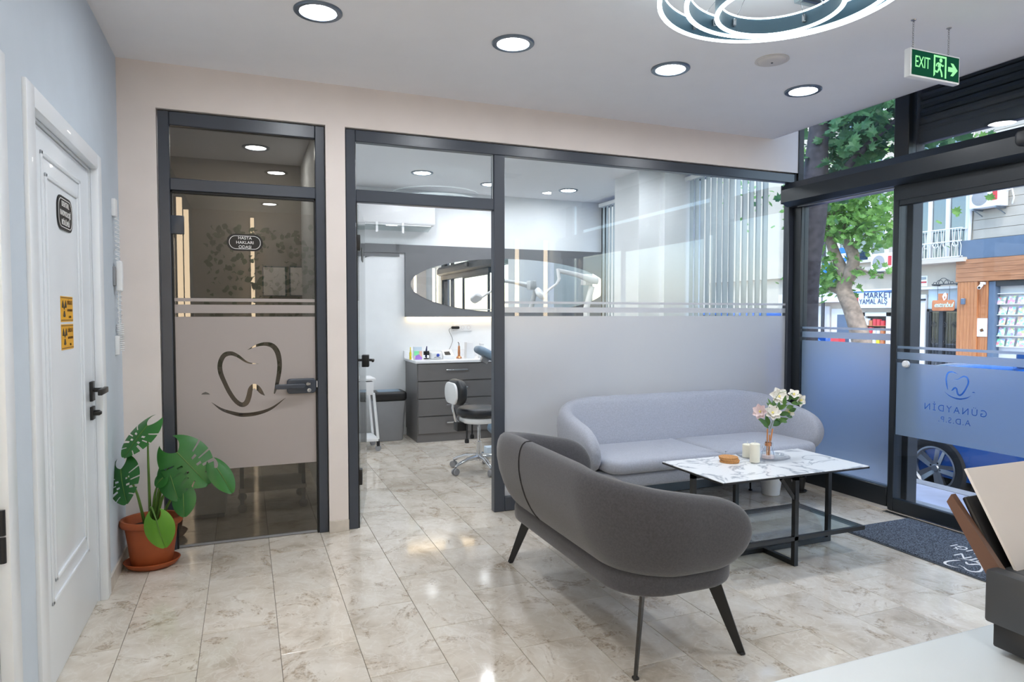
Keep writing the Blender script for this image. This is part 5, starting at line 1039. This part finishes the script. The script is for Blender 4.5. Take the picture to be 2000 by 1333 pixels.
# entrance door with transom, wooden sign and iron bracket
y0, y1 = fz(1880, 600)[0], fz(1815, 600)[0]
fbox('entrance_recess', 'interior_dark', y0, y1, -.28, 2.1, .0, .004)
fr = MB(); 
for (a, b, c, d) in ((y0, y0 + .07, -.28, 1.52), (y1 - .07, y1, -.28, 1.52), (y0, y1, 1.44, 1.52), ((y0 + y1) / 2 - .0, (y0 + y1) / 2 + .12, -.28, 1.44)): fr.box(FX - .10, FX, a, b, c, d)
dr = fr.build('iron_door', 'iron_dark', B)
MB().box(FX - .03, FX - .025, y0, y1, -.28, 1.44).build('pane', 'street_glass', dr); MB().box(FX - .05, FX - .045, y0, y1, 1.52, 2.1).build('transom_pane', 'curtain_blue', dr)
for i in range(9):
    y = y0 + .1 + i * (y1 - y0 - .2) / 8; MB().tube([(FX - .06, y, -.2), (FX - .06, y, 1.4)], .008, 4).build('bar', 'iron_dark', dr)
for i in range(6):
    y = y0 + .18 + (i % 3) * .32; z = .55 + .5 * (i // 3)
    MB().tube([(FX - .06, y + .10 * (1 - q / 20) * math.cos(q * .6), z + .10 * (1 - q / 20) * math.sin(q * .6)) for q in range(20)], .008, 4).build('scroll', 'iron_dark', dr)
fbox('pilaster', 'facade_white', y1 + .04, y1 + .30, -.28, 1.95, 0, .12); MB().tube([(FX - .15, y1 + .36, -.2), (FX - .15, y1 + .36, 1.7), (FX - .15, y1 + .30, 1.8), (FX - .15, y1 + .02, 1.8)], .03, 8).build('black_pipe', 'iron_dark', B, 60)
fbox('ledge', 'facade_white', y0 - .02, y1 + .9, 2.10, 2.17, 0, .2)
t = thing('wooden_shop_sign', 'brown wooden sign with pale blue script hung over the entrance across the street', 'sign', (FX - .30, 13.2, 1.62))
XS = Matrix(((0, 0, -1, 0), (-1, 0, 0, 0), (0, 1, 0, 0), (0, 0, 0, 1)))          # reads left to right seen from -X
MB().slab(rrect(-.36, .30, -.16, .15, .05), 0, .03, .006, 2, XS).build('board', 'wood_sign', t, 40); MB().prism([(-.18, .14), (.08, .14), (.10, .34), (-.18, .34)], 0, .025, XS).build('top_board', 'wood_sign', t)
letters('script_lettering', 'estanbul', .20, 'letters_cyan', t, XS @ Matrix.Translation((-.01, -.05, .034)) @ Matrix(((1, .25, 0, 0), (0, 1, 0, 0), (0, 0, 1, 0), (0, 0, 0, 1))), .004, .85)
flat('flame_mark', [[(0, .1), (.07, .16), (.09, .24), (.04, .34), (-.01, .30), (-.05, .22)], [(.02, .14), (.05, .18), (.03, .25), (0, .2)]], 'petal_pink', t, XS @ Matrix.Translation((.0, .03, .034)), .003)
for x_ in (-.2, .15): MB().tube([XS @ Vector((x_, .15, .015)), XS @ Vector((x_, .56, .015))], .006, 5).build('hanger', 'iron_dark', t)
t = thing('iron_bracket', 'black scrolled iron bracket above the wooden sign', 'bracket', (FX - .28, 13.25, 2.21))
MB().box(-.014, .014, -.40, .36, 0, .03).build('bar', 'iron_dark', t); MB().box(-.01, .28, -.40, -.36, -.02, .03).box(-.01, .28, .30, .34, -.02, .03).build('arm', 'iron_dark', t)
for (y_, r_) in ((-.10, .10), (.12, .10), (.01, .15), (-.24, .05), (.27, .05)): MB().tube([(0, y_ + r_ * math.cos(a), .03 + r_ * 1.1 * math.sin(a)) for a in [math.pi * i / 10 for i in range(11)]], .010, 5).build('scroll', 'iron_dark', t, 60)
t = thing('notice_plate', 'small white notice with red print on the wall above the pilaster', 'sign', (FX, 14.08, 2.36)); MB().box(-.02, -.001, -.13, .13, -.16, .16).build('plate', 'sign_white', t); MB().box(-.022, -.02, -.11, .11, -.06, -.01).build('red_print', 'sign_red', t); MB().box(-.022, -.02, -.1, .1, .05, .08).box(-.022, -.02, -.1, .1, .1, .12).build('grey_print', 'fascia_blue', t)
# outdoor air conditioners
def acu(y, z, lab):
    t = thing('outdoor_air_conditioner', lab, 'air conditioner', (FX, y, z), group='outdoor units across the street'); MB().box(-.42, -.10, -.42, .42, 0, .56, .03, 2).build('case', 'white_plastic', t, 40)
    MB().lathe([(.001, .003), (.21, .003), (.225, -.002), (.225, .0)], 30, mtx=Matrix.Translation((-.42, .13, .28)) @ Matrix.Rotation(-math.pi / 2, 4, 'Y')).build('fan_grille', 'grey_plastic', t, 40); MB().slab(rrect(-.33, -.20, .16, .46, .02), 0, .004, .001, 1, Matrix(((0, 0, -1, -.42), (1, 0, 0, 0), (0, 1, 0, 0), (0, 0, 0, 1)))).build('red_badge', 'sign_red', t)
    for s in (-.3, .3): MB().box(-.45, 0, s - .02, s + .02, -.05, 0).tube([(-.4, s, -.04), (0, s, -.2)], .015, 5).build('bracket', 'steel_dark', t)
    MB().tube([(-.2, -.42, .4), (-.2, -.56, .42), (-.15, -.58, .2), (-.05, -.48, .05)], .02, 6).build('hose', 'white_plastic', t, 60); return t
a0 = acu(12.08, 4.25, 'outdoor air conditioner with red badge on the lapped boards across the street'); dup(a0, (0 + FX, 15.16, 2.72), label='outdoor air conditioner half hidden by the mullion, above the market sign')
# market front
t = thing('market_sign', 'blue and white market shop sign reading MARKET YAMAL ALŞ across the street', 'sign', (FX - .25, 15.75, 1.84))
MB().box(-.0, .25, -.95, .86, -.27, .27).build('sign_box', 'sign_pale', t); MB().box(-.012, -.0005, -.95, .86, .235, .27).build('blue_band', 'sign_blue', t); MB().box(-.05, .25, -.97, .90, .272, .33).build('cap', 'facade_white', t)
letters('lettering', 'MARKET', .27, 'sign_navy', t, XS @ Matrix.Translation((-.20, .04, .016)), .003, 1.0, 'LEFT'); letters('lettering', 'YAMAL ALŞ', .24, 'sign_navy', t, XS @ Matrix.Translation((-.36, -.145, .016)) @ Matrix.Diagonal((.82, 1, 1, 1)), .003, 1.0, 'LEFT')
MB().prism([(-.66, -.16), (-.54, -.16), (-.54, .08), (-.66, .08)], .002, .01, XS).build('picture_dark', 'bark_dark', t); MB().prism([(-.53, -.16), (-.40, -.16), (-.40, .17), (-.53, .17)], .002, .01, XS).build('picture_red', 'sign_red', t)
fbox('shop_opening', 'interior_dark', 15.2, 16.05, -.28, 1.3, .0, .004)
for (a, b, c, d) in ((15.12, 15.22, -.28, 1.42), (16.0, 16.1, -.28, 1.42), (15.12, 16.1, 1.30, 1.42), (16.30, 16.42, -.28, 1.5)): fbox('shop_frame', 'facade_white', a, b, c, d, 0, .12)
for i in range(3):
    for j in range(5):
        o = MB().box(-.05, .05, -.055, .055, 0, RND.uniform(.14, .24)).build('goods_box', RND.choice(['magazine_cover', 'sign_red', 'sign_pale', 'yellow_item', 'wood_sign']), None); o.location = (FX - .1, 15.9 - j * .14, .42 + i * .29); tag(o, ['first', 'second', 'third', 'fourth', 'fifth'][j] + ' boxed item from the door post on the ' + ['lower', 'middle', 'upper'][i] + ' shelf inside the market', 'box', 'goods inside the market')
ms2 = thing('market_shelf', 'plain shelving inside the market opening across the street', 'shelf', (FX - .004, 15.62, 0))
for i in range(3): MB().box(-.16, 0, -.4, .4, .40 + i * .29, .418 + i * .29).build('shelf', 'wood_sign', ms2)
# left shops: white panels, pale signs
fbox('shop_panel', 'facade_white', 16.6, 17.4, -.28, 1.55, 0, .06); fbox('shop_panel', 'facade_white', 17.5, 18.9, -.28, 1.65, 0, .06); fbox('shop_awning', 'facade_white', 16.5, 19.6, 1.78, 2.1, 0, .35); fbox('cornice', 'facade_beige', 14.6, 24, 2.72, 2.9, 0, .25)
t = thing('pale_shop_sign', 'pale lilac shop sign on the left of the facade behind the tree', 'sign', (FX - .1, 18.1, 2.5)); MB().box(-.08, .0, -.75, .75, -.28, .28).build('board', 'sign_pale', t); MB().box(-.09, -.08, -.7, .7, .02, .2).build('print_band', 'fascia_blue', t)
t = thing('blue_hanging_sign', 'bright blue projecting shop sign beside the plane tree', 'sign', (FX - .35, 17.25, 2.75)); MB().box(-.3, .3, -.05, .05, -.35, .35, .02).build('box', 'sign_blue', t, 40); MB().box(-.14, .14, -.056, -.05, -.08, .12).build('white_print', 'sign_white', t); MB().tube([(.3, 0, .2), (.36, 0, .2)], .02, 6).build('bracket', 'iron_dark', t)
t = thing('round_blue_sign', 'small round blue and white street sign half behind the plane tree', 'sign', (FX - .6, 16.55, 3.3)); MB().lathe([(.001, 0), (.27, 0), (.27, .03), (.001, .03)], 28, mtx=Matrix.Rotation(-math.pi / 2, 4, 'Y')).build('disc', 'sign_blue', t, 40); MB().box(-.034, -.03, -.2, .2, -.07, .07).build('white_band', 'sign_white', t); MB().tube([(.01, 0, 0), (.6, 0, 0)], .02, 6).build('arm', 'iron_dark', t)
MB().tube([(FX - .3, 17.55, -.28), (FX - .3, 17.55, 4.0)], .06, 8).build('pole', 'iron_dark', None, 60); o = bpy.context.scene.objects['pole']; o.name = 'street_pole'; tag(o, 'dark slim pole on the far pavement beside the blue sign', 'pole')
o = fbox('poster_panel', 'fascia_blue', 16.65, 17.15, .35, 1.35, .06, .07, B); fbox('red_crate', 'sign_red', 16.6, 18.4, -.28, .55, .3, .6)
# ---- trees
def maple(sz):
    ang = [90, 112, 128, 150, 170, 196, 215, 250, 270, 290, 325, 344, 10, 30, 52, 68]; rad = [1, .55, .8, .5, .85, .45, .55, .42, .5, .42, .55, .45, .85, .5, .8, .55]
    V = [(0, 0, .05 * sz)] + [(sz * .5 * r * math.cos(math.radians(a)), sz * .5 * r * math.sin(math.radians(a)) + .25 * sz, -.10 * sz * r * (1 + .3 * math.sin(a))) for a, r in zip(ang, rad)]
    V[0] = (0, .25 * sz, .05 * sz); return V, [(0, i + 1, (i + 1) % 16 + 1) for i in range(16)]
def tree(name, label, base, trunk, branches, blobs, leaf, bark, mat, nsolo, nstuff, seed, clip=None):
    t = thing(name, label, 'tree', base); rr = random.Random(seed); b0 = Vector(base)
    pts = spline([Vector(p) - b0 for p, r in trunk], 5); rs = [v.x for v in spline([(r, 0, 0) for p, r in trunk], 5)]
    MB().tube(pts, rs, 14).build('trunk', bark, t, 60)
    for br in branches:
        pts = spline([Vector(p) - b0 for p, r in br], 4); rs = [max(.006, v.x) for v in spline([(r, 0, 0) for p, r in br], 4)]; MB().tube(pts, rs, 9).build('branch', bark, t, 60)
    V, F_ = maple(leaf); l0 = None; st_m = MB(); tot = sum(b[2] for b in blobs); n_all = nsolo + nstuff
    spots = []
    for (c, e, wgt) in blobs:
        for i in range(int(n_all * wgt / tot)): spots.append(Vector(c) + Vector((rr.gauss(0, e[0]), rr.gauss(0, e[1]), rr.gauss(0, e[2]))))
    if clip: spots = [p for p in spots if p.y > clip and (p.y > .84 * p.x or p.z > 2.85)]
    spots.sort(key=lambda p: (p - Vector((0, 0, EYE))).length)
    for i, p in enumerate(spots):
        rot = (math.radians(rr.gauss(55, 25)), rr.uniform(-.5, .5), rr.uniform(0, 6.28)); s = rr.uniform(.7, 1.2)
        if i % max(1, len(spots) // nsolo) == 0 and i // max(1, len(spots) // nsolo) < nsolo:
            if l0 is None: l0 = MB().add(V, F_).build('leaf', mat, t); o = l0
            else: o = inst(l0, t, (0, 0, 0))
            o.location = p - b0; o.rotation_euler = rot; o.scale = (s,) * 3
        else:
            from mathutils import Euler
            st_m.add(V, F_, Matrix.Translation(p - b0) @ Euler(rot).to_matrix().to_4x4() @ Matrix.Scale(s, 4))
    o = st_m.build('foliage', mat, t, None, 'stuff')
    return t
NX, NY = 5.05, 4.92
tree('street_tree', 'dark-trunked street tree close outside the fixed shop pane', (NX, NY, -.15), [((NX, NY, -.15), .105), ((NX, NY, .8), .098), ((NX - .0, NY, 1.7), .10), ((NX + .03, NY - .02, 2.4), .125), ((NX + .05, NY - .05, 3.2), .085), ((NX + .12, NY - .1, 4.3), .07)],
     [[((NX, NY, 2.3), .06), ((NX + .3, NY - .35, 2.9), .03), ((NX + .7, NY - .8, 3.4), .012)], [((NX, NY, 2.9), .05), ((NX + .5, NY - .2, 3.5), .025), ((NX + 1.2, NY - .5, 3.8), .01)], [((NX, NY, 2.6), .04), ((NX + .1, NY + .5, 3.1), .02), ((NX + .2, NY + 1.2, 3.3), .008)]],
     [((NX + .55, NY - .25, 3.25), (.35, .40, .33), 5), ((NX + .5, NY - .70, 3.4), (.35, .3, .35), 5), ((NX + 1.3, NY + .2, 3.6), (.5, .7, .4), 2.5), ((NX + .5, NY + .2, 2.75), (.16, .22, .13), .6), ((NX, NY, 5), (1.2, 1.2, .6), 3)], .17, 'bark_dark', 'tree_leaf_dark', 150, 2600, 3, NY - 1.0)
PX_, PYy = 13.0, 0
def pq(px, py, X=13.0): p = atx(px, py, X); return (p.x, p.y, p.z)
bt = atx(1690, 640, 13.0)
tb = (13.0, bt.y - .25, -.28)
tree('plane_tree', 'pale mottled plane tree leaning left on the far pavement', tb, [(tb, .25), (pq(1678, 650), .20), (pq(1662, 600), .185), (pq(1648, 565), .17), (pq(1660, 535), .15), (pq(1667, 505), .135), (pq(1655, 470), .12), (pq(1640, 432), .10), (pq(1632, 400), .10), (pq(1625, 360), .08)],
     [[(pq(1655, 545), .15), (pq(1640, 515), .12), (pq(1625, 480), .12), (pq(1618, 440), .11), (pq(1612, 395), .09)], [(pq(1640, 570), .09), (pq(1615, 560), .05), (pq(1590, 548), .02)], [(pq(1665, 480), .05), (pq(1690, 460), .03), (pq(1720, 450), .01)], [(pq(1668, 520), .04), (pq(1690, 530), .025), (pq(1720, 540), .01)]],
     [(pq(1640, 420), (.45, .45, .35), 3), (pq(1668, 405), (.4, .45, .30), 3), (pq(1690, 450), (.35, .45, .35), 3), (pq(1612, 440), (.35, .4, .35), 1.8), (pq(1640, 395), (.5, .6, .3), 2), (pq(1612, 555), (.3, .35, .16), 1.6), (pq(1628, 530), (.3, .3, .2), 1.0), (pq(1692, 541), (.15, .25, .07), .35), (pq(1720, 470), (.2, .25, .12), .5), (pq(1660, 320), (1.2, 1.6, .7), 5)], .25, 'bark_pale', 'tree_leaf', 150, 1500, 8)
